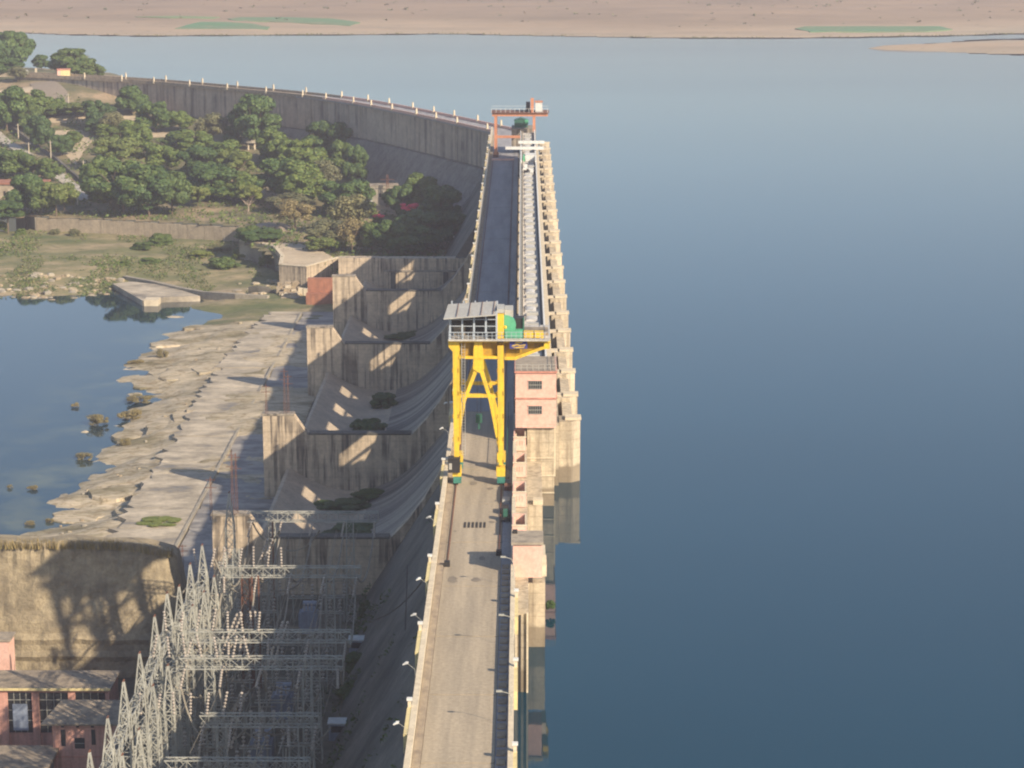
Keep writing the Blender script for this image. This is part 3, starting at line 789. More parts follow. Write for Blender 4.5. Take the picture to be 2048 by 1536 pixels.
# ---- hoist bridge on the piers
HZ = 8.2; HB0, HB1 = 338.5, 705.0
hb = thing('hoist_bridge', 'long raised hoist bridge with a row of white barrel hoods over the spillway gates', 'bridge', (0, 0, 0))
Mesh().box(-0.6, 4.0, HB0, HB1, HZ - 0.5, HZ).obj('deck', 'hoist_deck', hb)
Mesh().box(3.55, 4.0, HB0, HB1, 2.9, HZ - 0.503).obj('girder', 'concrete', hb)
Mesh().box(-0.6, -0.3, HB0, HB1, HZ - 2.0, HZ - 0.503).obj('girder', 'concrete', hb)
Mesh().box(3.72, 4.0, HB0, HB1, HZ + 0.003, HZ + 1.0).obj('side_parapet', 'white', hb)
Mesh().box(3.25, 3.6, HB0, HB1, HZ + 0.003, HZ + 0.12).obj('dark_groove', 'black', hb)  # black strip stands for the dark groove along the deck edge
Mesh().box(-0.6, -0.42, HB0, HB1, HZ + 0.003, HZ + 0.9).obj('side_parapet', 'white', hb)
Mesh().box(-0.28, -0.12, HB0, HB1, HZ + 0.003, HZ + 0.30).obj('pipe', 'sheet', hb)
Mesh().box(0.12, 0.24, HB0, HB1, HZ + 0.003, HZ + 0.5).obj('pipe', 'cream', hb)
for k, y in enumerate(PY[:20]):
    Mesh().box(-0.62, 0.6, y - 0.9, y + 0.9, -0.35, HZ - 0.51).obj('column', 'concrete', hb)
    Mesh().box(2.4, 3.54, y - 0.9, y + 0.9, -0.35, HZ - 0.51).obj('column', 'concrete', hb)
hood = None
hoods = []
for k in range(19):
    for j, off in enumerate((4.6, 12.8)):
        y = PY[k] + off
        if 592 < y < 640 or y > 700: continue
        hoods.append(y)
hd = Mesh()
n = 8; r0 = 1.1
prof = [(1.1 + -r0 * math.cos(math.pi * i / n), 0.12 + 0.42 * math.sin(math.pi * i / n)) for i in range(n + 1)]
hd.prism([(0.0, 0)] + prof + [(2.2, 0)], 'y', 0, 3.6)
M['hood'] = surf('hood_sheet', (0.60, 0.59, 0.56), (0.42, 0.41, 0.39), 1.0, 0.3, (0.2, 0.19, 0.17))
hmesh = hd.obj('hoist_hood', 'hood', hb).data
bpy.data.objects.remove(bpy.data.objects['hoist_hood'])
gearm = Mesh().box(0.2, 2.3, 0, 1.3, 0, 0.75).box(0.6, 1.2, 1.35, 2.6, 0, 0.55).obj('gearbox', 'sheet', hb).data
bpy.data.objects.remove(bpy.data.objects['gearbox'])
for y in hoods:
    o = link('hoist_hood', hmesh, hb, (0.55 + rs.uniform(-.1, .15), y - 1.8 + rs.uniform(-.5, .5), HZ + 0.004)); o.scale = (rs.uniform(.8, 1.05), rs.uniform(.8, 1.15), rs.uniform(.5, 1.0)); link('gearbox', gearm, hb, (0.6, y + 2.4, HZ + 0.004))

# white stop-log gantry over the hoist bridge
t = thing('white_gantry', 'low white steel gantry with two crossbars over the far part of the hoist bridge', 'gantry', (0, 640, HZ))
for (dy, xa, xb) in ((0, -4.9, 6.3), (16, -1.2, 6.6)):
    Mesh().box(xa, xb, dy - 0.5, dy + 0.5, 1.9, 2.7).obj('crossbar', 'white', t)
for x in (-0.3, 3.8): Mesh().box(x - 0.2, x + 0.2, -24, 18, 1.0, 1.5).obj('side_beam', 'white', t)
for x in (-0.3, 3.8):
    for dy in (-20, -6, 12): Mesh().box(x - 0.15, x + 0.15, dy - 0.15, dy + 0.15, 0.01, 0.99).obj('leg', 'white', t)
Mesh().box(0.9, 3.5, -14, -8, 0.05, 1.8).obj('cabin', 'white', t)
Mesh().box(0.2, 0.75, -14, -9, 0.05, 1.6).obj('control_box', 'green', t)
rs = random.Random(9)
t = thing('winch_machinery', 'jumble of white and dark winch machinery on the hoist bridge before the white gantry', 'winch', (0, 600, HZ))
for k in range(14):
    x = rs.uniform(-0.1, 2.7); y = rs.uniform(-6, 12); a = rs.uniform(0.4, 1.0)
    if k % 3 == 0: Mesh().lathe([(0.35, 0), (0.55, 0.02), (0.55, 0.1), (0.3, 0.12), (0.3, a), (0.55, a + .02), (0.55, a + 0.1), (0.3, a + .12)], (x, y, 0.6), 10, 'x').obj('drum', 'white' if k % 2 else 'black', t)
    else: Mesh().box(x, x + a, y, y + a * 1.6, 0.01, rs.uniform(0.5, 1.4)).obj('housing', rs.choice(['white', 'black', 'sheet', 'white']), t)

# ================================================================== orange gantry crane
t = thing('orange_gantry', 'orange steel gantry crane straddling the far end of the dam road', 'gantry crane', (0, 708, 0))
for y in (0, 7):
    Mesh().box(-9.0, -8.1, y, y + 0.8, 0.05, 13.2).obj('leg', 'orange', t)
    Mesh().box(3.4, 4.2, y, y + 0.8, HZ + 0.1, 13.2).obj('leg', 'orange', t)
    Mesh().box(-9.7, 8.2, y - 0.1, y + 0.9, 13.203, 14.3).obj('girder', 'orange', t)
Mesh().box(-8.95, -0.1, 0.05, 0.75, 6.2, 7.0).obj('tie_beam', 'orange', t)
for x in (-8.6,): Mesh().box(x - .3, x + .3, 0.81, 6.99, 6.2, 6.9).obj('tie_beam', 'orange', t)
Mesh().box(-10, 8.6, -0.8, 8.6, 14.303, 14.45).obj('platform', 'rust', t)
Mesh().box(2.7, 3.7, 0, 1, 14.453, 19.0).obj('mast', 'orange', t)
Mesh().box(4.2, 6.4, 0.5, 5, 14.453, 17.6).obj('cabin', 'white', t)
Mesh().box(4.0, 6.6, 0.3, 5.2, 17.603, 17.8).obj('cabin_roof', 'orange', t)
Mesh().box(1.2, 2.5, 1.5, 5, 14.453, 17.5).obj('hoist_house', 'black', t)
f = Mesh()
for k in range(13): f.bar((-9.9 + k * 1.5, -0.7, 14.45), (-9.9 + k * 1.5, -0.7, 15.7), 0.1)
f.bar((-9.9, -0.7, 15.7), (8.4, -0.7, 15.7), 0.08); f.bar((-9.9, 8.5, 15.7), (8.4, 8.5, 15.7), 0.08)
f.obj('railing', 'white', t)
for y in (0, 7): Mesh().box(-9.4, -7.7, y - 0.4, y + 1.2, 0.03, 0.9).obj('bogie', 'rust', t)
t = thing('tarpaulin_shed', 'green tarpaulin-covered machine under the orange gantry', 'shed', (0.6, 722, HZ))
f = Mesh(); f.box(-3.2, 1.2, 0, 5, 0.0, 2.2); f.prism([(-3.3, 2.2), (-1, 3.0), (1.3, 2.2)], 'y', 0, 5); f.obj('cover', 'dark_green', t)
Mesh().box(0.2, 1.4, -0.3, 0.3, 1.2, 2.6).obj('panel', 'green', t)
Mesh().box(-3.5, 4.4, 718, 730, 2, HZ).obj('support_block', 'concrete', hb)
Mesh().box(-9.7, -2.7, 699.0, 700.5, 0.02, 0.55).obj('road_barrier', 'pink', label='low pink kerb barrier across the road under the orange gantry', category='barrier')

# ================================================================== yellow gantry crane
cr = thing('yellow_gantry_crane', 'tall yellow gantry crane with A-frame legs standing on rails across the dam road', 'gantry crane', (0, 302, 0))


def zc(py): return (968 - py) * 0.0724


def xc(px): return (px - 1045) / 14.1


M['dim_yellow'] = surf('shaded_grimy_yellow', (0.42, 0.25, 0.02), (0.28, 0.17, 0.03), 0.8, 0.5, (0.10, 0.07, 0.02))  # recess shade put into a darker yellow, with grime streaks
def cframe(dy, front):
    w_ = 0.55
    def P(pts, nm, d0=0.0, d1=0.9, mat='yellow'):
        Mesh().prism([(xc(a), zc(b)) for a, b in pts], 'y', dy + d0, dy + d1).obj(nm, mat, cr)
    P([(908, 690), (921, 690), (921, 760), (920.5, 830), (919.5, 916), (909.5, 916), (908.5, 830)], 'leg')
    P([(996.5, 690), (1008.5, 690), (1008.5, 830), (1007.5, 930), (999, 930), (997, 830)], 'leg')
    P([(899, 680), (1101, 680), (1101, 684), (899, 684)], 'top_flange', -0.25, 1.15)
    P([(899, 684.2), (921, 684.2), (922, 702), (909, 704), (900, 694)], 'corner_plate', -0.02, 0.92)
    P([(951, 684.2), (966, 684.2), (968, 700), (970, 737), (960, 745), (948, 737), (949, 700)], 'apex_plate', -0.03, 0.93)
    P([(921, 712), (996, 712), (996, 717), (921, 717)], 'lower_chord', -0.1, 1.0)
    # recessed box-girder web
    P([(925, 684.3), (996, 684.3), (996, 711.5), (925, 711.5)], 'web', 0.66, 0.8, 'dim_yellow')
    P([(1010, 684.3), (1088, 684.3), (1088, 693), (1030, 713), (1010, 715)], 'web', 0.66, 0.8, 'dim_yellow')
    P([(1010, 713), (1030, 713), (1085, 693), (1100, 692), (1100, 697), (1086, 698), (1032, 719), (1010, 719)], 'lower_chord', -0.1, 1.0)
    P([(1088, 684.3), (1100, 684.3), (1100, 692), (1088, 693)], 'end_plate', -0.02, 0.92)
    P([(951.5, 736), (958, 740), (934, 800), (921.5, 868), (920, 895), (916, 893), (917, 850), (928, 798)], 'diagonal', 0.1, 0.8)
    P([(960, 740), (967, 736), (984.5, 796), (997, 850), (1001, 893), (999, 905), (992, 868), (979, 800)], 'diagonal', 0.1, 0.8)
    P([(921, 788), (997, 788), (997, 794.5), (921, 794.5)], 'crossbar', 0.15, 0.75)
    P([(923, 782), (929, 787), (923, 787)], 'gusset', 0.2, 0.7); P([(997, 782), (997, 787), (991, 787)], 'gusset', 0.2, 0.7)


cframe(0, True); cframe(8.2, False)
# girders joining the frames
for x in (-9.3, -6.2, -3.0): Mesh().box(x - 0.3, x + 0.3, 0.91, 8.19, zc(712), zc(686)).obj('cross_girder', 'yellow', cr)
Mesh().box(-10.3, 3.9, -0.9, 10.1, zc(680) + 0.01, zc(680) + 0.22).obj('platform', 'hoist_deck', cr)
for x in (-9.2, -3.0):
    Mesh().box(x - 0.35, x + 0.35, 0.92, 8.18, zc(795), zc(788)).obj('side_tie', 'yellow', cr)
    for dy in (0.45, 8.65):
        Mesh().box(x - 0.62, x + 0.62, dy - 1.0, dy + 1.0, 1.25, 2.5).obj('bogie_frame', 'yellow', cr)
        Mesh().box(x - 0.5, x + 0.6, dy - 1.3, dy + 1.3, 0.35, 1.24).obj('bogie', 'teal', cr)
        for q in (-0.75, 0.75): Mesh().lathe([(0.42, -0.2), (0.42, 0.2)], (x, dy + q, 0.55), 12, 'x').obj('wheel', 'black', cr)
Mesh().box(-10.45, -8.75, -1.0, 0.6, 1.9, 4.0).obj('cable_reel_box', 'black', cr)
Mesh().box(-10.3, -9.9, -1.1, -1.01, 2.4, 3.3).obj('motor_cover', 'sheet', cr)
Mesh().lathe([(0.3, -0.7), (0.45, -0.65), (0.45, 0.5), (0.25, 0.55)], (-2.3, 1.2, 1.2), 10, 'z').obj('motor', 'black', cr)
# machinery house: glazed frame with sloping sheet roof
zp = zc(680) + 0.23; zt = zp + 3.35
hm = Mesh()
cols = [-10.05, -8.35, -6.7, -5.05, -3.55]
for x in cols:
    hm.box(x - 0.13, x + 0.13, -0.6, -0.4, zp, zt + 0.1 * (x + 10)); hm.box(x - 0.1, x + 0.1, 8.2, 8.4, zp, zt + 0.5)
for z in (zp + 0.9, zp + 1.8, zp + 2.75): hm.box(-10.1, -3.5, -0.58, -0.46, z, z + 0.10); hm.box(-10.15, -10.0, -0.5, 8.3, z, z + 0.1)
for k in range(1, 5): hm.box(-10.15, -10.0, -0.5 + k * 1.8, -0.3 + k * 1.8, zp, zt)
hm.obj('house_frame', 'blue_grey', cr)
Mesh().box(-10.0, -3.5, 4.8, 4.95, zp, zt + 0.35).obj('back_wall', 'roof_grey', cr)  # panel added inside to darken the windows and fill out the shadow
Mesh().box(-3.62, -3.55, -0.3, 4.79, zp, zt + 0.4).obj('shadow_end_wall', 'sheet', cr)  # solid side added so the house casts an unbroken shadow
rf = Mesh()
rp = [(-10.9, -2.0, zt - 0.15), (-3.75, -2.0, zt + 0.42), (-3.6, -1.6, zt + 0.45), (-3.6, 5.6, zt + 0.95), (-10.5, 5.6, zt + 0.5)]
rf.poly([(a, b, c) for a, b, c in rp]); rf.poly([(a, b, c - 0.15) for a, b, c in rp])
for i in range(5):
    a, b = rp[i], rp[(i + 1) % 5]; rf.poly([a, b, (b[0], b[1], b[2] - 0.15), (a[0], a[1], a[2] - 0.15)])
rfo = rf.obj('house_roof', 'sheet', cr)
for x in (-9.1, -7.4, -5.7, -4.0):
    Mesh().bar((x, -1.9, zt + 0.07 + 0.079 * (x + 10)), (x + 0.1, 5.5, zt + 0.58 + 0.066 * (x + 10)), 0.07).obj('roof_seam', 'rust', rfo)
Mesh().box(-3.45, -2.55, -0.25, 0.65, zc(684) + .01, zc(626)).obj('mast', 'yellow', cr)
Mesh().box(-3.5, -2.5, -0.4, 3.5, zc(626) + 0.01, zc(618)).obj('mast_cap', 'sheet', cr)
Mesh().box(-9.6, -8.0, 1.5, 5.5, zp, zp + 1.6).obj('winch_housing', 'roof_grey', cr)
Mesh().box(-7.3, -5.4, 2.0, 6.0, zp, zp + 2.1).obj('winch_housing', 'black', cr)
Mesh().lathe([(0.6, -1.4), (0.95, -1.38), (0.95, -1.2), (0.6, -1.18), (0.6, 1.2), (0.95, 1.22), (0.95, 1.4), (0.5, 1.42)], (-4.6, 3.0, zp + 1.1), 14, 'x').obj('rope_drum', 'galv', cr)
Mesh().lathe([(0.2, -0.35), (1.45, -0.3), (1.45, 0.3), (0.2, 0.35)], (-2.3, 0.9, zp + 1.75), 20, 'y').obj('gear_wheel_cover', 'green', cr)
Mesh().lathe([(0.12, -0.6), (0.22, -0.5), (0.22, 0)], (-2.35, 0.3, zp + 1.6), 8, 'y').obj('shaft_end', 'yellow', cr)
Mesh().box(-2.45, -1.25, 0.8, 4.5, zp + 2.9, zp + 3.9).obj('gear_hood', 'sheet', cr)
Mesh().box(-2.4, 0.1, 0.2, 3.2, zp, zp + 1.1).obj('gearbox', 'green', cr)
Mesh().box(-0.9, 0.3, 1.5, 3.5, zp + 1.1, zp + 2.6).obj('motor', 'black', cr); Mesh().box(0.1, 0.32, 1.3, 1.45, zp + .6, zp + 2.7).obj('motor_frame', 'dark_green', cr)
Mesh().box(0.25, 1.6, 0.3, 1.6, zp, zp + 0.85).obj('counterweight', 'yellow', cr); Mesh().box(1.75, 3.0, 0.3, 1.6, zp, zp + 0.85).obj('counterweight', 'yellow', cr)
Mesh().box(0.3, 3.7, 1.8, 6.0, zp, zp + 0.5).obj('hoist_block', 'roof_grey', cr)
f = Mesh()
for k in range(22): f.bar((-10.2 + k * 0.67, -0.85, zp), (-10.2 + k * 0.67, -0.85, zp + 1.05), 0.06)
for z in (zp + 0.55, zp + 1.05): f.bar((-10.2, -0.85, z), (3.85, -0.85, z), 0.05); f.bar((3.85, -0.85, z), (3.85, 10, z), 0.05); f.bar((-10.25, -0.85, z), (-10.25, 10, z), 0.05)
f.obj('railing', 'blue_grey', cr)
for xx in (-8.2,):
    f = Mesh(); f.bar((xx - .25, -0.2, 4.2), (xx - .25, -0.2, zc(684)), 0.05); f.bar((xx + .2, -0.2, 4.2), (xx + .2, -0.2, zc(684)), 0.05)
    for k in range(38): f.bar((xx - .25, -0.2, 4.4 + k * .42), (xx + .2, -0.2, 4.4 + k * .42), 0.04)
    f.obj('ladder', 'sheet', cr)
Mesh().tube([(-2.3, 0.2, zc(690)), (-2.25, 0.1, 12), (-2.2, 0.2, 6), (-2.1, 0.3, 1.6)], 0.08, 4).obj('power_cable', 'black', cr)
for x in (-9.75, -8.95, -3.45, -2.65):
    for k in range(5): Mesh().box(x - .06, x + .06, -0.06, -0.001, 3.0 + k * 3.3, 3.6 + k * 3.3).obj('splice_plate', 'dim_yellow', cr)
# maker's plate
sg = Mesh().box(-1.75, 0.75, -0.32, -0.26, zc(696), zc(682)).obj('sign_plate', 'sign_blue', cr)
e = Mesh(); c0 = (-0.5, zc(689))
e.prism([(c0[0] - 0.55, zc(685.5)), (c0[0] + 0.45, zc(685.5)), (c0[0] + 0.6, zc(683)), (c0[0] - 0.35, zc(683))], 'y', -0.345, -0.321)
e.prism([(c0[0] - 1.0, zc(690)), (c0[0] - 0.2, zc(687)), (c0[0] + 0.2, zc(689)), (c0[0] + 1.0, zc(687.5)), (c0[0] + 0.95, zc(689.5)), (c0[0] + 0.2, zc(691)), (c0[0] - 0.2, zc(689)), (c0[0] - 0.8, zc(692))], 'y', -0.345, -0.321)
e.prism([(c0[0] - 0.9, zc(694)), (c0[0] - 0.1, zc(692.5)), (c0[0] + 0.9, zc(692)), (c0[0] + 0.7, zc(694.3)), (c0[0] - 0.3, zc(695))], 'y', -0.345, -0.321)
e.obj('emblem', 'yellow', sg)
# hook block and ropes
f = Mesh()
for x in (-6.4, -5.9): f.bar((x, 4.3, zc(686)), (x, 4.3, 9.0), 0.05)
f.obj('hoist_rope', 'black', cr)
Mesh().box(-6.6, -5.7, 3.9, 4.7, 8.0, 9.2).box(-6.3, -6.0, 4.1, 4.5, 7.0, 8.0).obj('hook_block', 'dark_green', cr)

t = thing('trolley_cart', 'small dark cart loaded with machinery on the shaded road edge before the shaft boxes', 'cart', (-2.1, 283, 0.1))
Mesh().box(-0.5, 0.5, -1, 1, 0.35, 0.6).obj('bed', 'black', t); Mesh().box(-0.4, 0.2, -0.4, 0.8, 0.6, 1.4).obj('load', 'dark_green', t)
for x in (-0.5, 0.5):
    for y in (-0.7, 0.7): Mesh().lathe([(0.3, -0.08), (0.3, 0.08)], (x, y, 0.3), 10, 'x').obj('wheel', 'black', t)
for i, (x, y) in enumerate(((-2.2, 292.5), (-2.0, 299.0), (-2.3, 287))):
    Mesh().box(x - 0.5, x + 0.5, y - 1.0, y + 1.0, 0.105, 0.5 + 0.2 * i).obj('cable_crate', ['sheet', 'rust', 'black'][i], label=f"{['grey', 'rust-red', 'black'][i]} low crate on the road edge beside the shaft boxes", category='crate')

# ================================================================== divide walls
def divide_wall(y, label, th=2.2, stains=True):
    t = thing('divide_wall', label, 'wall', (0, 0, 0), 0, 'divide walls between the spillway buckets')
    top = [(-52.7, -38.6), (-52.7, -21.3), (-46.4, -21.3), (-44.1, -24.7), (-43.6, -25.3), (-22.5, -25.3), (-19.4, -22.0), (-16.6, -18.2), (-14.2, -14.0), (-12.3, -9.5), (-11.0, -5.0), (-9.5, -5.0), (-9.5, -20), (-24, -60), (-52.7, -60)]
    Mesh().prism(top, 'y', y - th / 2, y + th / 2).obj('wall', 'wall_concrete', t)
    Mesh().box(-43.4, -22.6, y - th / 2 - 0.12, y + th / 2 + 0.12, -25.29, -24.95).obj('coping', 'dark_masonry', t)
    Mesh().box(-52.9, -46.3, y - th / 2 - 0.1, y + th / 2 + 0.1, -21.29, -20.9).obj('coping', 'concrete', t)


divide_wall(361.3, 'tall stained divide wall nearest the camera, behind the switchyard')
divide_wall(436.0, 'stained divide wall with a bright lit patch, second from the camera', 2.4)
divide_wall(529.5, 'stained divide wall in the middle of the spillway, third from the camera')
divide_wall(604.3, 'divide wall next before the last, below the garden trees')
t = thing('abutment_wall', 'long stained abutment wall closing the spillway under the garden trees', 'wall', (0, 0, 0))
Mesh().prism([(-56, -60), (-56, -25.5), (-44, -25.5), (-44, -25.6), (-15, -25.6), (-15, -60)], 'y', 662.5, 666.5).obj('wall', 'wall_concrete', t)
Mesh().box(-42, -16, 660.8, 662.4, -60, -29.5).obj('lower_wall', 'wall_concrete', t)
Mesh().box(-42.2, -16, 660.6, 662.5, -29.49, -29.2).obj('coping', 'concrete', t)
for x in (-40, -24, -20): Mesh().box(x, x + 1.6, 660.3, 660.78, -50, -29.6).obj('buttress', 'dark_masonry', t)
# baffle ribs across the lip
# side wall of the switchyard pit towards the first divide wall
# ================================================================== wing dam
wc = [(-7.0, 782), (-10.6, 787), (-39.3, 847), (-70.6, 904.5), (-94.1, 935), (-132.7, 970), (-169.2, 1005), (-213.7, 1033.7), (-240, 1046)]
W = [Vector((a, b, 0)) for a, b in wc[1:]]
seg = []
for a, b in zip(W, W[1:]):
    d = (b - a); n = max(1, round(d.length / 11.0))
    for k in range(n): seg.append(a + d * (k / n))
seg.append(W[-1])
# smooth
for _ in range(6):
    seg = [seg[0]] + [(seg[i - 1] + seg[i] * 2 + seg[i + 1]) / 4 for i in range(1, len(seg) - 1)] + [seg[-1]]
def nrm(i):
    a = seg[max(0, i - 1)]; b = seg[min(len(seg) - 1, i + 1)]; d = (b - a).normalized()
    return Vector((d.y, -d.x, 0))          # towards the reservoir
wd = thing('wing_dam', 'long curved wing dam of vertical concrete panels with a pink-edged road on top', 'dam', (0, 0, 0))
Z1 = -13.6
for i in range(len(seg) - 1):
    a, b = seg[i], seg[i + 1]; na, nb = nrm(i), nrm(i + 1); dd = (b - a).normalized()
    a2, b2 = a + dd * 0.12, b - dd * 0.12; rec = rs.uniform(-0.12, 0.12)
    f = Mesh()      # panel of the vertical face
    q = [a2 - na * rec, b2 - nb * rec, b2 + nb * 9.2, a2 + na * 9.2]
    lo = [(p.x, p.y, Z1) for p in q]; hi = [(p.x, p.y, -0.6) for p in q]; k = 0
    f.v = lo + hi; f.f = [(3, 2, 1, 0), (4, 5, 6, 7), (0, 1, 5, 4), (1, 2, 6, 5), (2, 3, 7, 6), (3, 0, 4, 7)]
    f.obj('wall_panel', 'wing_concrete', wd)
    f = Mesh(); na3, nb3 = na, nb
    q = [a - na * 0.7, b - nb * 0.7, b + nb * 9.6, a + na * 9.6]
    f.v = [(p.x, p.y, -0.62) for p in q] + [(p.x, p.y, -0.05) for p in q]; f.f = [(3, 2, 1, 0), (4, 5, 6, 7), (0, 1, 5, 4), (1, 2, 6, 5), (2, 3, 7, 6), (3, 0, 4, 7)]
    f.obj('road_slab', 'kerb' if i > 15 else 'road_far', wd)
    for off, nm in ((-0.65, 'parapet'), (9.25, 'parapet')):
        f = Mesh(); q = [a2 + na * off, b2 + nb * off, b2 + nb * (off + 0.35), a2 + na * (off + 0.35)]
        f.v = [(p.x, p.y, -0.04) for p in q] + [(p.x, p.y, 0.95) for p in q]; f.f = [(3, 2, 1, 0), (4, 5, 6, 7), (0, 1, 5, 4), (1, 2, 6, 5), (2, 3, 7, 6), (3, 0, 4, 7)]
        f.obj('parapet_panel', 'pink' if i < 14 else 'kerb', wd)
# battered foot
f = Mesh(); rows = []
for i in range(len(seg)):
    n_ = nrm(i); p = seg[i]
    for (o_, z) in ((1.5, Z1 + 0.1), (0.8, Z1 - 0.2), (-1.0, Z1 - 0.6), (-16, -36), (-17, -42), (9, -42)): f.v.append(tuple((p - n_ * (-o_)) + Vector((0, 0, z))))
for i in range(len(seg) - 1):
    for k in range(5): f.f.append((i * 6 + k, i * 6 + k + 1, i * 6 + 7 + k, i * 6 + 6 + k))
f.obj('battered_foot', 'wing_slope', wd)
f = Mesh()       # water-side body
for i in range(len(seg)):
    n_ = nrm(i); p = seg[i]
    for (o_, z) in ((9.19, -0.65), (9.19, -30)): f.v.append(tuple(p + n_ * o_ + Vector((0, 0, z))))
for i in range(len(seg) - 1): f.f.append((i * 2, i * 2 + 1, i * 2 + 3, i * 2 + 2))
f.obj('water_face', 'wing_concrete', wd)
# lamp pillars on the wing
down = [(945, 264), (896, 250), (849, 241), (804, 233), (761, 223), (720, 215), (682, 209), (643, 200), (603, 194), (525, 187), (448, 180), (375, 173), (303, 167), (234, 163), (166, 158)]
upst = [(1019, 266), (968, 257), (918, 247), (871, 237), (826, 229), (783, 221), (743, 212), (704, 205), (666, 197), (597, 189), (520, 184), (443, 178), (369, 172), (298, 166), (230, 160)]
lp0 = None
for side, lst, off in (('garden', down, -0.5), ('water', upst, 9.4)):
    for i, (px, py) in enumerate(lst):
        p = at(px, py, 0.0)
        # snap to the parapet line
        best = min(range(len(seg)), key=lambda j: (seg[j] + nrm(j) * off - p).length)
        cands = []
        for j in (best - 1, best):
            if 0 <= j < len(seg) - 1:
                A, B = seg[j] + nrm(j) * off, seg[j + 1] + nrm(j + 1) * off; d = B - A; tt = max(0, min(1, (p - A).dot(d) / d.length_squared)); cands.append(A + d * tt)
        s_ = min(cands, key=lambda c: (c - p).length)
        if (s_ - p).length > 14: s_ = p
        lb = f"cream lamp pillar on the {side} side of the wing dam, {ORD[i]} from the orange gantry"
        if lp0 is None:
            t = thing('lamp_pillar', lb, 'pillar', (s_.x, s_.y, 0), 0.4, 'lamp pillars on the wing dam')
            Mesh().box(-0.34, 0.34, -0.34, 0.34, -0.04, 2.8).obj('shaft', 'cream', t); Mesh().box(-0.5, 0.5, -0.5, 0.5, -0.04, 1.25).obj('pedestal', 'cream', t)
            Mesh().box(-0.25, 0.25, -0.25, 0.25, 2.8, 3.4).obj('lamp_box', 'cream', t); lp0 = t; t.scale = (.85, .85, .85); remember(t)
        else: dup(lp0, (s_.x, s_.y, 0), 0.4 + 0.5 * (i > 8), lb)
p = at(131, 153, 0)
t = thing('gate_house', 'small yellow and pink guard hut at the far left end of the wing dam', 'hut', (p.x, p.y, 0), 0.2)
Mesh().box(-2.2, 2.2, -2, 2, -0.5, 3.2).obj('wall', 'yellow_cream', t); Mesh().box(-3.9, 2.5, -2.3, 2.3, 3.2, 3.6).obj('roof', 'pink_trim', t)
Mesh().box(-3.7, -2.25, -2.0, -1.6, -0.5, 3.19).obj('side_wall', 'pink', t)
p = at(53, 150, 0)
t = thing('notice_board', 'small round white notice board at the far left shore road', 'sign', (p.x, p.y, -1)); Mesh().lathe([(1.1, -0.1), (1.1, 0.1)], (0, 0, 2.3), 12, 'y').obj('board', 'white', t); Mesh().bar((0, 0.1, 0), (0, 0.1, 2), 0.15).obj('post', 'galv', t)
p = at(20, 150, -0.5)
t = thing('shore_fence', 'low grey wall with posts along the far left shore road', 'fence', (p.x, p.y, -1.5), 0)
Mesh().box(-30, 28, 0, 0.5, 0, 2.0).obj('wall', 'retaining', t)
for k in range(6): Mesh().box(-28 + k * 10, -27 + k * 10, -0.1, -0.001, 0, 4.2).obj('post', 'cream', t)

# ================================================================== apron slabs below the spillway
rs = random.Random(21)
ap = bpy.data.objects.new('apron', None); C.objects.link(ap); ap['kind'] = 'structure'


def slab(pts, z, th, mat, tilt=0.0):
    k = len(pts); f = Mesh(); cxm = sum(p[0] for p in pts) / k; cym = sum(p[1] for p in pts) / k; tx, ty = rs.uniform(-tilt, tilt), rs.uniform(-tilt, tilt)
    f.v = [(p[0], p[1], z - th) for p in pts] + [(p[0], p[1], z + (p[0] - cxm) * tx + (p[1] - cym) * ty) for p in pts]
    f.f = [tuple(range(k - 1, -1, -1)), tuple(range(k, 2 * k))] + [(i, (i + 1) % k, k + (i + 1) % k, k + i) for i in range(k)]
    f.obj('apron_slab', mat, ap)


y = 374.0; j = 0
while y < 640:
    y2 = min(y + (11.7 if j % 3 else 14.2), 642)
    j += 1
    e0, e1 = rs.uniform(-.4, .4), rs.uniform(-.4, .4)
    slab([(-50.3, y), (-50.3, y2 - .12), (-64.8 + e1, y2 - .12), (-64.8 + e0, y + .05)], -38.35 + rs.uniform(-.08, .08), 3, 'apron_shaded', 0.004)
    if y2 > 392:
        zz = -38.3 + rs.uniform(-.1, .1)
        out = []
        n = 5
        for k in range(n + 1):
            yy = y2 - .15 - (y2 - y - .2) * k / n
            base = -80.5 + 6 * max(0, (y - 560) / 80) ** 2
            out.append((base + 1.5 + rs.uniform(-1.8, 1.2), yy))
        slab([(-65.7, y), (-65.7, y2 - .15)] + out, zz, 3, 'apron', 0.005)
    y = y2
# thin ditch kerb
Mesh().box(-65.6, -65.0, 380, 640, -40, -38.0).obj('ditch_kerb', 'stone_grey', ap)
# rock shelves beside the slabs
rk = bpy.data.objects.new('rock_shelf', None); C.objects.link(rk); rk['kind'] = 'structure'


def rock(cx, cy, z, rx, ry, h, mat='stone', name='boulder', parent=None, n=9, **kw):
    f = Mesh(); pts = []
    for i in range(n):
        a = 2 * math.pi * i / n; q = rs.uniform(0.7, 1.15); pts.append((cx + math.cos(a) * rx * q, cy + math.sin(a) * ry * q))
    k = n; f.v = [(p[0], p[1], z - 1.2) for p in pts] + [(cx + (p[0] - cx) * .93, cy + (p[1] - cy) * .93, z + h * rs.uniform(.55, .8)) for p in pts] + \
        [(cx + (p[0] - cx) * .55, cy + (p[1] - cy) * .6, z + h * rs.uniform(.85, 1.1)) for p in pts]
    f.f = [(i, (i + 1) % k, k + (i + 1) % k, k + i) for i in range(k)] + [(k + i, k + (i + 1) % k, 2 * k + (i + 1) % k, 2 * k + i) for i in range(k)] + [tuple(range(2 * k, 3 * k))]
    return f.obj(name, mat, parent, **kw)


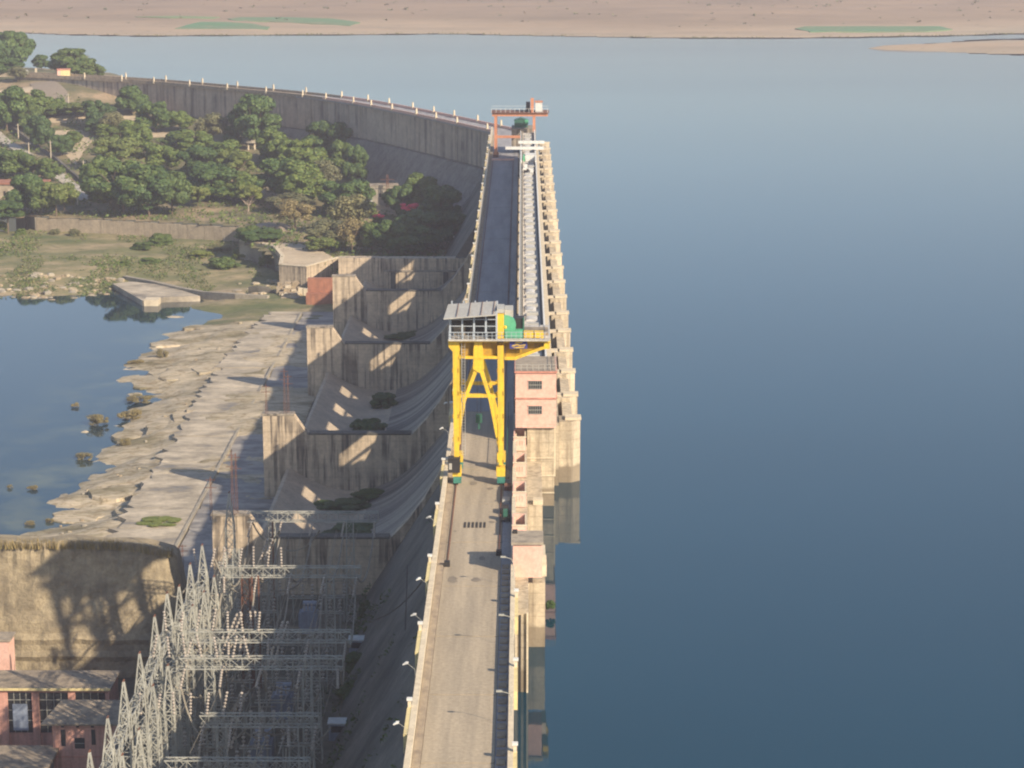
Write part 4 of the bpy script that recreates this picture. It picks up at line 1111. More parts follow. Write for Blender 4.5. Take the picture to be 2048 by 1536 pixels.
shelves = [(160, 1030, 11, 5), (230, 1000, 12, 6), (300, 1015, 12, 9), (250, 940, 9, 7), (235, 985, 10, 5), (300, 900, 10, 9), (260, 870, 7, 4), (225, 878, 4, 2), (330, 855, 8, 7), (340, 800, 9, 8), (300, 770, 9, 5), (275, 768, 5, 3),
           (360, 745, 9, 9), (400, 700, 9, 9), (330, 745, 9, 5), (345, 715, 8, 6), (430, 690, 8, 8), (290, 690, 6, 2.5), (330, 688, 8, 4), (370, 672, 10, 4), (400, 655, 8, 3.5), (440, 645, 9, 5), (270, 790, 5, 3), (390, 760, 7, 6), (370, 830, 6, 7),
           (350, 930, 7, 9), (330, 980, 8, 7), (195, 1015, 9, 4), (420, 735, 8, 7), (215, 905, 4, 1.6), (170, 870, 1.6, 1), (180, 912, 2.2, 1.2), (350, 640, 5, 1.5), (410, 648, 6, 1.8)]
for px, py, rx, ry in shelves[::2]:
    p = at(px, py, -40.2); z = float(rz_(np.array(p.x), np.array(p.y))); p = at(px, py, z)
    rock(p.x, p.y, max(z, RIV - .2) - .1, rx * .62, ry * 1.15, rs.uniform(0.2, 0.5), 'rock', 'rock_slab', rk, 13)
# boulders along the meadow shore
for i in range(190):
    px = rs.uniform(-30, 245) if i % 5 else rs.uniform(470, 610); py = rs.uniform(545, 584) if i % 5 else rs.uniform(560, 600)
    if i % 5: py = max(py, 548 + px * 0.02)
    p = at(px, py, -38.7); z = float(rz_(np.array(p.x), np.array(p.y)))
    a = rs.uniform(0.6, 1.8); rock(p.x, p.y, z, a, a * .8, a * .5, rs.choice(['stone', 'rock', 'stone_grey']), 'boulder', rk, 7)

for i in range(60):
    px = rs.uniform(120, 520); py = 1050 - (px - 120) * 1.0 + rs.uniform(-60, 60); p = at(px, py, -39.5); z = float(rz_(np.array(p.x), np.array(p.y)))
    if p.x > -82 or z < RIV - .1: continue
    a = rs.uniform(0.3, 0.7); rock(p.x, p.y, z, a, a * .8, a * .5, rs.choice(['stone', 'stone_grey', 'rock']), 'boulder', rk, 6)
# platform, sill and broken walls at the pool head
t = thing('river_platform', 'flat pale concrete platform jutting into the head of the pool', 'platform', (0, 0, 0))
P = [at(px, py, -39.6) for px, py in [(225, 567), (262, 563), (330, 570), (400, 592), (330, 594), (285, 601)]]
f = Mesh(); k = len(P); f.v = [(p.x, p.y, -41.5) for p in P] + [(p.x, p.y, -39.6) for p in P]; f.f = [tuple(range(k)), tuple(range(k, 2 * k))] + [(i, (i + 1) % k, k + (i + 1) % k, k + i) for i in range(k)]
f.obj('deck', 'apron', t)
p = at(303, 612, RIV); Mesh().box(p.x - 2.3, p.x + 2.1, p.y - 0.2, p.y + 5, -43, -39.4).obj('end_block', 'cream', t)


def wall_line(name, label, pts, zb, th, mat, cat='wall', step=6.0, cop=None, part='wall_panel'):
    t = thing(name, label, cat, (0, 0, 0))
    for a, b in zip(pts, pts[1:]):
        a = Vector(a); b = Vector(b); d = b - a; n = max(1, round(Vector((d.x, d.y, 0)).length / step)); nn = Vector((d.y, -d.x, 0)).normalized() * th
        for k in range(n):
            p = a + d * (k / n); q = a + d * ((k + 1) / n - 0.004)
            f = Mesh(); f.v = [(p.x, p.y, zb), (q.x, q.y, zb), (q.x - nn.x, q.y - nn.y, zb), (p.x - nn.x, p.y - nn.y, zb), tuple(p), tuple(q), (q.x - nn.x, q.y - nn.y, q.z), (p.x - nn.x, p.y - nn.y, p.z)]
            f.f = [(3, 2, 1, 0), (4, 5, 6, 7), (0, 1, 5, 4), (1, 2, 6, 5), (2, 3, 7, 6), (3, 0, 4, 7)]
            f.obj(part, mat, t)
            if cop:
                g = Mesh(); o_ = nn.normalized() * 0.15
                g.v = [(c.x, c.y, c.z + dz) for dz in (0.004, 0.3) for c in (p + o_, q + o_, q - nn - o_, p - nn - o_)]
                g.f = list(f.f); g.obj('coping', cop, t)
    return t


wall_line('sill_wall', 'low curved stone sill from the platform to the foot of the brick wall', [at(245, 552, -39.0), at(300, 562, -39.0), at(352, 574, -39.0), at(400, 583, -38.8), at(470, 588, -37.8), at(535, 592, -37.8)], -42, 1.6, 'stone_grey', step=7)
RW = [at(-60, 474, -37)] + ret_wall
wall_line('retaining_wall', 'long tan masonry retaining wall between the meadow and the garden trees', [tuple(p) for p in ret_wall[2:7]], -42, 1.4, 'retaining', step=7.5)
wall_line('shore_wall', 'grey wall end running away to the left of the tan retaining wall', [tuple(at(30, 405, -31)), tuple(at(70, 436, -32))], -42, 1.2, 'stone_grey', step=9)
wall_line('curved_wall', 'tall curved shaded retaining wall beside the sandy landing', [tuple(p) for p in ret_wall[6:10]] + [tuple(at(558, 530, -32))], -42, 1.0, 'stone_grey', cop='cream', step=5)
wall_line('landing_wall', 'plain grey wall under the bright sandy landing', [tuple(at(558, 530, -32)), tuple(at(612, 534, -32)), tuple(at(680, 515, -32.2))], -42, 1.0, 'wall_concrete', cop='cream', step=9)
wall_line('terrace_wall', 'stained concrete wall of the terrace left of the spillway abutment', [tuple(at(680, 515, -32.2)), tuple(at(690, 512, -25.5))], -60, 1.0, 'wall_concrete', step=20)
t = thing('sand_landing', 'pale sandy landing behind the curved retaining wall', 'landing', (0, 0, 0)); P = [at(px, py, -31.85) for px, py in [(500, 484), (545, 492), (562, 512), (560, 529), (612, 533), (665, 514), (640, 500), (600, 488)]]
f = Mesh(); k = len(P); f.v = [(p.x, p.y, -33.5) for p in P] + [(p.x, p.y, -31.75) for p in P]; f.f = [tuple(range(k)), tuple(range(k, 2 * k))] + [(i, (i + 1) % k, k + (i + 1) % k, k + i) for i in range(k)]
M['sand'] = surf('pale_sand', (0.55, 0.45, 0.31), (0.40, 0.32, 0.22), 0.15); f.obj('ground_sheet', 'sand', t)
Mesh().box(-65.2, -56.6, 659, 661.5, -42, -31.3).obj('brick_wall', 'brick', label='red brick end wall left of the far spillway wall', category='wall')
Mesh().box(-65.5, -56.4, 656.5, 658.9, -42, -35.5).obj('brick_step', 'brick', label='lower red brick step in front of the red brick end wall', category='wall')
p = at(522, 585, -38.5); t = thing('broken_wall', 'dark broken slab of masonry leaning at the pool head', 'wall', (p.x, p.y, -39.5), 0.1)
Mesh().prism([(-4, 0), (-3.9, 2.6), (-1, 3.0), (2.5, 2.4), (4.2, 0.8), (4.2, 0)], 'y', 0, 1.4).obj('slab', 'dark_masonry', t)
# rubble stair between the broken wall and the brick wall
for i in range(46):
    px = rs.uniform(556, 612); py = rs.uniform(566, 600); z = -39 + (600 - py) * 0.09; p = at(px, py, z)
    f = Mesh(); a = rs.uniform(.5, 1.0); f.box(p.x - a, p.x + a, p.y - a, p.y + a, z - 1.5, z + rs.uniform(.3, .9)); f.obj('rubble_block', rs.choice(['stone', 'retaining', 'cream']), rk)

# ================================================================== rough cliff wall by the powerhouse
M['cliff'] = surf('cliff_masonry', (0.37, 0.305, 0.195), (0.20, 0.165, 0.11), 0.22, 0.35, (0.09, 0.075, 0.05), bump=0.9, fine=1.6, streak_sx=0.5)
f = Mesh(); xs_ = np.arange(-150, -57.5, 0.8); nr = 30
for x in xs_:
    e = max(0, (x + 72) / 14.0); zt_ = -27.7 - 3.0 * e ** 1.5 - (0.25 * math.sin(x * .5)); yo = 3.0 * e ** 2
    if x > -60.5: zt_ -= (x + 60.5) * 6
    for j in range(nr):
        v_ = j / (nr - 1)
        z = -56 + (zt_ + 56) * v_; yy = 361.0 + 5.5 * v_ + yo + 0.8 * fbm(x, z * 1.3, 0.25, 4, 4.0)
        if v_ > 0.8: yy += 0.30 * math.sin(x * 5.1 + 2 * fbm(x, z, .3, 2)) * (v_ - .8) * 5
        if abs(z + 47.5) < .5 or abs(z + 44.6) < .4: yy -= 0.5
        f.v.append((x, yy, z))
    f.v.append((x, 371 + yo, zt_ - .3)); f.v.append((x, 377 + yo, -46))
q = nr + 2
for i in range(len(xs_) - 1):
    for j in range(q - 1): f.f.append((i * q + j, (i + 1) * q + j, (i + 1) * q + j + 1, i * q + j + 1))
f.f.append(tuple((len(xs_) - 1) * q + j for j in range(q)))
f.obj('rock_wall', 'cliff', label='tall rough tan rock-faced embankment wall between the pool and the powerhouse', category='wall')
f = Mesh()
for i in range(2600):
    x = rs.uniform(-150, -61); e = max(0, (x + 72) / 14.0); z = -27.9 - 3.0 * e ** 1.5; y = 366.5 + 3 * e * e + rs.uniform(-.9, 1.5); h_ = rs.uniform(.1, .8); a = rs.uniform(0, 3.1)
    f.poly([(x - .13 * math.cos(a), y - .13 * math.sin(a), z - 1.0), (x + .13 * math.cos(a), y + .13 * math.sin(a), z - 1.0), (x + rs.uniform(-.3, .3), y + rs.uniform(-.3, .3), z + h_)])
f.obj('dry_grass_fringe', 'reed', kind='stuff', label='fringe of dry grass along the top of the rock-faced wall')
Mesh().poly([(-200, 200, -51), (-56.5, 200, -51), (-56.5, 372, -51), (-200, 372, -51)]).obj('powerhouse_yard', 'yard', kind='structure')
Mesh().box(-56.4, -15, 200, 360.1, -52, -35.2).obj('switchyard_ground', 'yard', kind='structure')
Mesh().box(-57.2, -56.45, 200, 371, -52, -34.6).obj('yard_edge_wall', 'dark_masonry', kind='structure')
Mesh().box(-56.4, -52.8, 360.2, 372, -52, -36.0).obj('yard_corner', 'yard', kind='structure')

# ---- powerhouse buildings
S = 12.8


def X_(px, s=S): return (px - 1045) / s


t = thing('powerhouse', 'long pink powerhouse with big gridded windows and a weathered flat roof', 'building', (0, 326, 0))
zt_ = -39.7
Mesh().box(-110, X_(218), 0.3, 7.5, -56, zt_ - .62).obj('wall', 'salmon', t)
Mesh().box(-110, X_(219), -0.02, 0.29, zt_ - .6, zt_ - 0.05).obj('lintel', 'salmon', t)
for a, b in ((-30, 13), (62, 76), (135, 149), (210, 218)): Mesh().box(X_(a), X_(b), -0.25, 0.29, -56, zt_ - .61).obj('pillar', 'salmon', t)
Mesh().box(-110, X_(222), -0.5, 8, zt_ - .045, zt_ + 0.2).obj('roof', 'roof_grey', t)
Mesh().box(-110, X_(221), -0.62, -0.51, zt_ - .1, zt_ + 0.3).obj('roof_edge', 'yellow_cream', t)
for a, b in ((13, 62), (76, 135), (149, 210)):
    wn = Mesh().box(X_(a), X_(b), 0.15, 0.28, -47, zt_ - .61).obj('window', 'glass', t)
    g = Mesh()
    for k in range(1, 4): xx = X_(a + (b - a) * k / 4); g.box(xx - .04, xx + .04, 0.08, 0.145, -47, zt_ - .61)
    for z in (-41.6, -43.3, -45.0): g.box(X_(a), X_(b), 0.07, 0.144, z, z + .08)
    g.obj('mullions', 'galv', wn)
wn = Mesh().box(X_(22), X_(52), -0.04, 0.06, -46.6, -42.2).obj('roller_panel', 'transformer', t)
S2 = 13.4
t = thing('pink_annex', 'small pink annex with a sloping weathered slab roof in front of the powerhouse', 'building', (0, 310, 0))
Mesh().box(X_(104, S2), X_(240, S2), 0, 6, -56, -39.3).obj('wall', 'salmon', t)
rf = Mesh(); x0, x1 = X_(84, S2), X_(245, S2)
rf.v = [(x0, -0.9, -39.25), (x1, -0.9, -39.25), (x1 - .2, 6.8, -38.3), (x0 + 1.6, 6.8, -38.3), (x0, -0.9, -39.0), (x1, -0.9, -39.0), (x1 - .2, 6.8, -38.05), (x0 + 1.6, 6.8, -38.05)]
rf.f = [(3, 2, 1, 0), (4, 5, 6, 7), (0, 1, 5, 4), (1, 2, 6, 5), (2, 3, 7, 6), (3, 0, 4, 7)]; rf.obj('roof', 'roof_grey', t)
for a, b, z0, z1 in ((121, 130, -42.8, -40.2), (182, 190, -42.6, -40.2)): Mesh().box(X_(a, S2), X_(b, S2), -0.06, -0.01, z0, z1).obj('window', 'glass', t)
wn = Mesh().box(X_(148, S2), X_(168, S2), -0.06, -0.01, -43.2, -41.5).obj('window', 'glass', t)
Mesh().box(X_(148, S2), X_(168, S2), -0.10, -0.065, -42.4, -42.33).obj('window_bar', 'sheet', wn)
for k in range(3): Mesh().box(X_(122 + 30 * k, S2), X_(128 + 30 * k, S2), -0.12, -0.01, -39.85, -39.5).obj('vent', 'black', t)
Mesh().box(X_(104, S2), X_(240, S2), -0.08, -0.005, -44.6, -44.4).obj('string_course', 'pink_trim', t)
t = thing('pink_shed', 'low pink shed with a mossy grey roof at the bottom left corner', 'shed', (0, 303, 0))
Mesh().box(-90, X_(62, 13.8), 0, 5, -56, -43.5).obj('wall', 'salmon', t)
Mesh().box(-90, X_(88, 13.8), -0.8, 8, -43.49, -43.1).obj('roof', 'roof_grey', t)
Mesh().box(X_(24, 13.8), X_(55, 13.8), -0.1, -0.01, -45.5, -44.2).obj('door', 'pink', t)
Mesh().box(-77.6, -75, 0, 2.0, -46.8, -45.2).obj('awning', 'black', t) if False else None
t = thing('pink_turret', 'pink rooftop block at the left edge above the powerhouse roof', 'building', (0, 345, 0))
Mesh().box(-95, X_(20, 12.1), 0, 4, -56, -38.5).obj('wall', 'pink', t); Mesh().box(-95, X_(24, 12.1), -0.2, 4.2, -38.49, -38.2).obj('roof', 'roof_concrete', t)

# ================================================================== switchyard
GZ = -35.2; BZ = -17.0


def lattice(f, x, y, z0, z1, w0, w1, n, t_=0.10, d_=0.06):
    def c(z, i):
        k = (z - z0) / (z1 - z0); h_ = (w0 + (w1 - w0) * k) / 2; return Vector((x + (h_ if i in (1, 2) else -h_), y + (h_ if i in (2, 3) else -h_), z))
    for i in range(4): f.bar(c(z0, i), c(z1, i), t_)
    for k in range(n):
        a = z0 + (z1 - z0) * k / n; b = z0 + (z1 - z0) * (k + 1) / n
        for i in range(4):
            j = (i + 1) % 4
            if (k + i) % 2: f.bar(c(a, i), c(b, j), d_)
            else: f.bar(c(a, j), c(b, i), d_)
            if k % 2 == 0: f.bar(c(b, i), c(b, j), d_)


def truss(f, a, b, w_, h_, n, t_=0.10, d_=0.06):
    a = Vector(a); b = Vector(b); d = (b - a); s_ = Vector((d.y, -d.x, 0)).normalized() * w_ / 2; u = Vector((0, 0, h_ / 2))
    cs = [s_ + u, -s_ + u, -s_ - u, s_ - u]
    for o_ in cs: f.bar(a + o_, b + o_, t_)
    for k in range(n):
        p = a + d * (k / n); q = a + d * ((k + 1) / n)
        for i in range(4):
            j = (i + 1) % 4
            if k % 2: f.bar(p + cs[i], q + cs[j], d_)
            else: f.bar(p + cs[j], q + cs[i], d_)
        f.bar(q + cs[0], q + cs[3], d_); f.bar(q + cs[1], q + cs[2], d_)


tw = None
peaks = [(404, 1090), (380, 1128), (358, 1172), (334, 1186), (309, 1232), (279, 1306), (247, 1362), (215, 1435), (179, 1503)]
tp = [at(px, py, -12.5) for px, py in peaks] + [at(135, 1590, -12.5)]
for i, p in enumerate(tp):
    lb = f"pointed grey lattice tower, {ORD[len(tp) - 1 - i]} from the bottom of the long switchyard row"
    if tw is None:
        t = thing('lattice_tower', lb, 'lattice tower', (p.x, p.y, GZ), 0, 'towers of the long switchyard row')
        f = Mesh(); lattice(f, 0, 0, 0, 17.5, 1.7, 1.3, 12, 0.17, 0.10); f.obj('mast', 'galv', t)
        f = Mesh(); lattice(f, 0, 0, 17.5, 22.6, 1.3, 0.12, 4, 0.15, 0.10); f.obj('peak', 'galv', t)
        Mesh().box(-0.9, 0.9, -0.9, 0.9, 0, 0.4).obj('footing', 'concrete', t)
        f = Mesh(); f.bar((-.1, 0, 22.5), (.1, 0, 22.9), .2); f.obj('tip', 'rust', t)
        tw = t; remember(t)
    else: dup(tw, (p.x, p.y, GZ), random.uniform(-.03, .03), lb)
p = at(458, 985, -12.5)
t = dup(tw, (p.x, p.y, GZ), 0, 'grey lattice tower with a pointed peak standing apart at the far end of the switchyard')
for i, p in enumerate(tp[:9]):
    dup(tw, (p.x + 2.6, p.y + 5.5, GZ - 2.6 - (i % 2)), random.uniform(-.1, .1), f"pointed lattice tower just right of the row, {ORD[8 - i]} from the bottom")
bm0 = None
srt = sorted(tp, key=lambda q: q.y)
for i in range(len(srt) - 1):
    a, b = srt[i], srt[i + 1]
    for zz, nm in ((-18.3, 'upper'), (-24.5, 'lower')):
        if nm == 'lower' and i % 2: continue
        f = Mesh(); truss(f, (a.x, a.y + .7, zz), (b.x, b.y - .7, zz), 1.2, 1.3, max(3, int((b.y - a.y) / 1.6)), 0.11, 0.065)
        f.obj('lattice_beam', 'galv', label=f"{nm} lattice beam joining {ORD[i]} and {ORD[i + 1]} towers from the bottom", category='lattice beam', group='beams of the long switchyard row')
# inner line of bare masts
for i, (px, py) in enumerate([(472, 1100), (450, 1150), (425, 1185), (400, 1240), (378, 1290), (350, 1340), (322, 1400), (290, 1470)]):
    p = at(px, py, -18.5)
    f = Mesh(); lattice(f, 0, 0, 0, 16.7, 1.3, 1.0, 11, 0.11, 0.065)
    f.obj('lattice_mast', 'galv', label=f"blunt lattice mast, {ORD[i]} from the far end of the inner line", category='lattice mast', group='inner switchyard masts').location = (p.x, p.y, GZ)

# insulators
def disc_stack(f, n, r_, pitch, base=(0, 0, 0), d=(0, 0, 1)):
    base = Vector(base); d = Vector(d).normalized(); a = d.cross(Vector((0, 1, 0)) if abs(d.y) < .9 else Vector((1, 0, 0))).normalized(); b = d.cross(a); m = 7
    for k in range(n):
        k0 = len(f.v)
        for rr, o_ in ((r_ * .16, -pitch * .5), (r_ * .9, -0.04), (r_, pitch * .16), (r_ * .16, pitch * .42)):
            for i in range(m): t_ = 6.2832 * i / m; f.v.append(tuple(base + d * (k * pitch + o_) + a * (math.cos(t_) * rr) + b * (math.sin(t_) * rr)))
        for q in range(3):
            for i in range(m): j = (i + 1) % m; f.f.append((k0 + q * m + i, k0 + q * m + j, k0 + (q + 1) * m + j, k0 + (q + 1) * m + i))
        f.f.append(tuple(k0 + 3 * m + i for i in range(m))); f.f.append(tuple(k0 + i for i in range(m)))
    return f


# transverse gantries: rows in the picture
beams = [(1033, 495, 757, 'farthest'), (1143, 440, 722, 'second from the far end'), (1272, 372, 702, 'third from the far end'), (1325, 360, 686, 'fourth from the far end'), (1440, 400, 640, 'fifth from the far end'), (1530, 330, 620, 'nearest')]
BM = []
ins_me = disc_stack(Mesh(), 7, 0.21, 0.52).obj('x', 'porcelain').data; bpy.data.objects.remove(bpy.data.objects['x'])
for bi, (row, xa, xb, w_) in enumerate(beams):
    bz = BZ if bi < 4 else BZ - 4.0
    a = at(xa, row, bz); b = at(xb, row, bz); y = a.y; BM.append((a.x, b.x, y, bz))
    t = thing('switchyard_gantry', f"grey lattice beam gantry across the switchyard, {w_}", 'gantry', (0, y, 0), 0, 'transverse switchyard gantries')
    f = Mesh(); truss(f, (a.x, 0, bz), (b.x, 0, bz), 1.1, 1.5, 13, 0.13, 0.07); f.obj('beam', 'galv', t)
    for cx in (a.x + (b.x - a.x) * .18, a.x + (b.x - a.x) * .78):
        f = Mesh(); lattice(f, cx, 0, GZ, bz - .75, 1.5, 1.1, 11, 0.12, 0.065); f.obj('column', 'rust' if (bi == 1 and cx < -30) else 'galv', t)
    # strings of insulators hanging at the beam
    k = 0
    for fx in (0.03, 0.26, 0.5, 0.74, 0.97):
        xx = a.x + (b.x - a.x) * fx
        for sgn in (-1, 1):
            if bi == 0 and sgn == 1: continue
            k += 1
            o = link('insulator_string', ins_me, None, (xx, y + sgn * .6, bz - .8), label=f"insulator string on the {'near' if sgn < 0 else 'far'} side, {ORD[(k - 1) // 2 if bi else k - 1]} from left, {w_} gantry", category='insulator', group='insulator strings in the switchyard')
            o.rotation_euler = (sgn * R(-118 - rs.uniform(-8, 8)), 0, rs.uniform(-.15, .15))


def sag(a, b, s_, n=12):
    a = Vector(a); b = Vector(b); return [a + (b - a) * (i / n) - Vector((0, 0, 4 * s_ * (i / n) * (1 - i / n))) for i in range(n + 1)]


ci = 0
for g in range(len(BM) - 1):
    A, B = BM[g], BM[g + 1]
    for q, fx in enumerate((0.03, 0.26, 0.5, 0.74, 0.97)):
        if g == 3 and q > 3: continue
        x1 = A[0] + (A[1] - A[0]) * fx; x2 = B[0] + (B[1] - B[0]) * fx
        f = Mesh(); f.tube(sag((x1, A[2] - 3.4, A[3] - 2.4), (x2, B[2] + 3.4, B[3] - 2.4), 3.0 + rs.uniform(-.5, 1.2)), 0.19, 4)
        f.obj('conductor', 'cable', label=f"sagging conductor, {ORD[q]} from left, starting at the {beams[g][3]} gantry", category='cable', group='sagging conductors of the switchyard')
# big droppers on the lit side
drops = [((404, 1230, -22), (430, 1330, -28), (500, 1290, -24), 'left of the third gantry'), ((395, 1400, -24), (440, 1480, -30), (500, 1380, -24), 'in front of the fourth gantry'), ((385, 1470, -26), (420, 1535, -32), (500, 1450, -26), 'lowest at the bottom edge'),
         ((520, 1460, -28), (590, 1500, -32), (640, 1380, -24), 'right of the lowest dropper'), ((505, 1045, -18), (535, 1110, -24), (560, 1060, -18), 'under the left end of the farthest gantry'), ((570, 1100, -24), (610, 1110, -25), (640, 1060, -18), 'under the middle of the farthest gantry'),
         ((430, 1120, -20), (470, 1230, -28), (530, 1160, -22), 'left of the red posts'), ((540, 1180, -22), (590, 1190, -24), (610, 1150, -21), 'right of the red posts')]
for a, b, c, w_ in drops:
    a, b, c = at(*a), at(*b), at(*c); pts = [((1 - s_) ** 2) * a + 2 * s_ * (1 - s_) * b + s_ * s_ * c for s_ in [i / 14 for i in range(15)]]
    Mesh().tube(pts, 0.21, 4).obj('dropper_cable', 'cable', label='thick looping pale jumper cable ' + w_, category='cable', group='looping jumper cables')
# tilted V strings seen bright against the dark yard
vs_l = [(570, 1245, -19, 555, 1290, 'rising from the right end of the third gantry'), (552, 1295, -19, 540, 1340, 'rising from the right end of the fourth gantry'), (478, 1230, -19, 455, 1285, 'left of the third gantry middle'),
        (505, 1225, -19, 508, 1275, 'at the middle of the third gantry'), (487, 1280, -19, 480, 1330, 'at the middle of the fourth gantry'), (450, 1275, -19, 430, 1330, 'left on the fourth gantry'), (540, 1080, -19, 520, 1130, 'by the red posts'), (430, 1190, -19, 415, 1240, 'beside the towers, upper'), (400, 1290, -20, 370, 1340, 'beside the towers, middle'),
        (455, 1100, -19, 440, 1150, 'at the left end of the second gantry'), (485, 1390, -24, 470, 1440, 'front of the fourth gantry, left'), (470, 1440, -24, 455, 1500, 'front of the fourth gantry, lower left')]
for px, py, z, px2, py2, w_ in vs_l:
    a = at(px, py, z); d = Vector((px2 - px, py2 - py)); q = Vector(((px2 - px) / 13.0, 0.6, -(py2 - py) / 13.0))
    for s_ in (-.35, .35):
        f = disc_stack(Mesh(), 7, 0.22, q.length / 7, (a.x + s_, a.y, a.z), q)
        f.obj('insulator_string', 'porcelain', label=f"{'left' if s_ < 0 else 'right'} slanting insulator string {w_}", category='insulator', group='slanting insulator strings')

# post insulators on steel stools
pm_me = disc_stack(Mesh(), 4, 0.28, 0.60).obj('x', 'porcelain').data; bpy.data.objects.remove(bpy.data.objects['x'])
st = None; cnt = 0
rowsY = list(np.arange(248, 352, 8.2))
st_me = Mesh()
for x in (-1.6, 1.6):
    st_me.bar((x, -.5, 0), (x, -.5, 4.2), 0.12); st_me.bar((x, .5, 0), (x, .5, 4.2), 0.12); st_me.bar((x, -.5, 0.3), (x, .5, 3.9), 0.07); st_me.bar((x, .5, 1.5), (x, -.5, 3), 0.07)
st_me.bar((-2.2, -.5, 4.25), (2.2, -.5, 4.25), 0.16); st_me.bar((-2.2, .5, 4.25), (2.2, .5, 4.25), 0.16)
st_o = st_me.obj('x', 'galv'); st_d = st_o.data; bpy.data.objects.remove(st_o)
for ri, y in enumerate(rowsY):
    for ci_, x in enumerate((-47.2, -41.5, -36, -30.8)):
        if rs.random() < .12: continue
        yy = y + rs.uniform(-1, 1)
        t = thing('insulator_stand', f"stand with three post insulators, {ORD[ri]} row from the bottom, {ORD[ci_]} from left", 'insulator stand', (x, yy, GZ), 0, 'post insulator stands')
        link('stool', st_d, t)
        for xx in (-1.6, 0, 1.6): link('post_insulator', pm_me, t, (xx, 0, 4.45))
        m2 = link('contact_arm', ARM, t, (0, 0, 6.95)) if 'ARM' in globals() else None
        if m2 is None:
            am = Mesh().bar((-1.9, 0, 0), (1.9, 0, 0.0), 0.12).bar((-1.6, -1.2, 0.1), (-1.6, 1.2, 0.1), 0.09).obj('contact_arm', 'cable', t); am.location = (0, 0, 6.95); ARM = am.data
# thin overhead wires along and across the yard
for i in range(26):
    x = -49.5 + 22 * (i % 13) / 12 + rs.uniform(-.4, .4); z = -19.5 if i < 13 else -25.0; y0 = BM[5][2] if i % 2 else BM[3][2]
    Mesh().tube(sag((x, y0, z), (x + rs.uniform(-1, 1), BM[0][2], z + rs.uniform(-1, 1)), 1.6 + rs.uniform(0, 1.4), 16), 0.09, 3).obj(
        'overhead_wire', 'cable', label=f"thin overhead wire along the yard, {ORD[i % 13]} from left, {'upper' if i < 13 else 'lower'} layer", category='wire', group='thin overhead wires')
for i in range(16):
    px = 330 + (i * 53) % 230; py = 1180 + i * 21; z = -21 - (i % 3) * 2; a = at(px, py, z); b = at(px + 50 + (i * 31) % 70, py - 20 + (i * 17) % 50, z - 1)
    Mesh().tube(sag(a, b, 1.8 + (i % 4) * .7, 12), 0.15, 4).obj('jumper_wire', 'cable', label=f"short slack jumper wire on the lit side of the yard, {ORD[i]} from the top", category='wire', group='short slack jumper wires')
up_me = disc_stack(Mesh(), 7, 0.20, 0.46).obj('x', 'porcelain').data; bpy.data.objects.remove(bpy.data.objects['x'])
rows_ = [(BM[1][2], 0), (BM[2][2], 1), (BM[3][2], 2), (BM[4][2], 3)]
for (yy, r0_) in rows_:
    for k in range(7):
        x = -48.5 + k * 2.1
        o = link('upright_insulator', up_me, None, (x, yy + rs.uniform(-.3, .3), (BZ if r0_ < 3 else BZ - 4) + 0.8), label=f"upright beaded insulator, {ORD[k]} from left on the {beams[r0_ + 1][3]} gantry beam", category='insulator', group='upright insulators on the gantry beams')
        o.rotation_euler = (rs.uniform(-.25, .25), rs.uniform(-.25, .25), 0)
for i in range(18):
    x = -49.6 + (i % 3) * 1.5; y = 252 + i * 5.2
    f = Mesh(); lattice(f, 0, 0, 0, 11.5, .8, .6, 9, 0.10, 0.06); disc_stack(f, 4, .26, .5, (0, 0, 11.8))
    f.obj('bus_support', 'galv', label=f"slim lattice bus support right of the tower row, {ORD[i]} from the bottom", category='bus support', group='slim bus supports').location = (x, y, GZ)
# red posts
for i, (px, py) in enumerate([(505, 1150), (518, 1148), (546, 1040)]):
    p = at(px, py, BZ - .5)
    Mesh().bar((0, 0, -18), (0, 0, 0), 0.22).obj('red_post', 'rust', label=f"thin rust-red steel post among the insulators, {ORD[i]} from the left", category='post', group='rust-red posts').location = (p.x, p.y - .9, BZ - .5)
# transformers
tf = None
for i, (px, py, w_) in enumerate([(618, 1265, 'farthest'), (566, 1435, 'middle'), (525, 1530, 'nearest')]):
    p = at(px, py, GZ)
    lb = f"blue-grey transformer with cooling fins in the shaded yard, {w_} of three"
    if tf is None:
        t = thing('transformer', lb, 'transformer', (p.x, p.y, GZ), 0, 'transformers'); tf = t
        Mesh().box(-1.0, 1.0, -1.5, 1.5, 0.3, 4.0).obj('tank', 'transformer', t); Mesh().box(-1.2, 1.2, -1.7, 1.7, 0, 0.29).obj('plinth', 'concrete', t)
        f = Mesh()
        for k in range(9): f.box(-1.5, -1.01, -1.4 + k * .32, -1.3 + k * .32, .8, 3.6); f.box(1.01, 1.5, -1.4 + k * .32, -1.3 + k * .32, .8, 3.6)
        f.obj('cooling_fins', 'transformer', t)
        Mesh().lathe([(0.4, -1.1), (0.4, 1.1)], (0.2, 0.3, 4.9), 10, 'x').obj('conservator', 'transformer', t)
        for k in (-.6, 0, .6): disc_stack(Mesh(), 5, .18, .25, (k, -.9, 4.1)).obj('bushing', 'porcelain', t)
        remember(t)
    else: dup(tf, (p.x, p.y, GZ), 0, lb)
for i, (px, py, w_) in enumerate([(714, 1312, 'upper'), (675, 1482, 'lower')]):
    p = at(px, py, GZ)
    t = thing('relay_cabin', f"dark cabin with flat white roof at the dam foot, {w_} of two", 'cabin', (p.x, p.y, GZ), 0, 'relay cabins')
    Mesh().box(-1.2, 1.2, 0, 2.0, 0, 2.5).obj('wall', 'transformer', t); Mesh().box(-1.4, 1.4, -.2, 2.2, 2.503, 2.7).obj('roof', 'white', t); Mesh().box(-.9, .9, -.05, -.004, 1.3, 2.2).obj('window', 'glass', t)
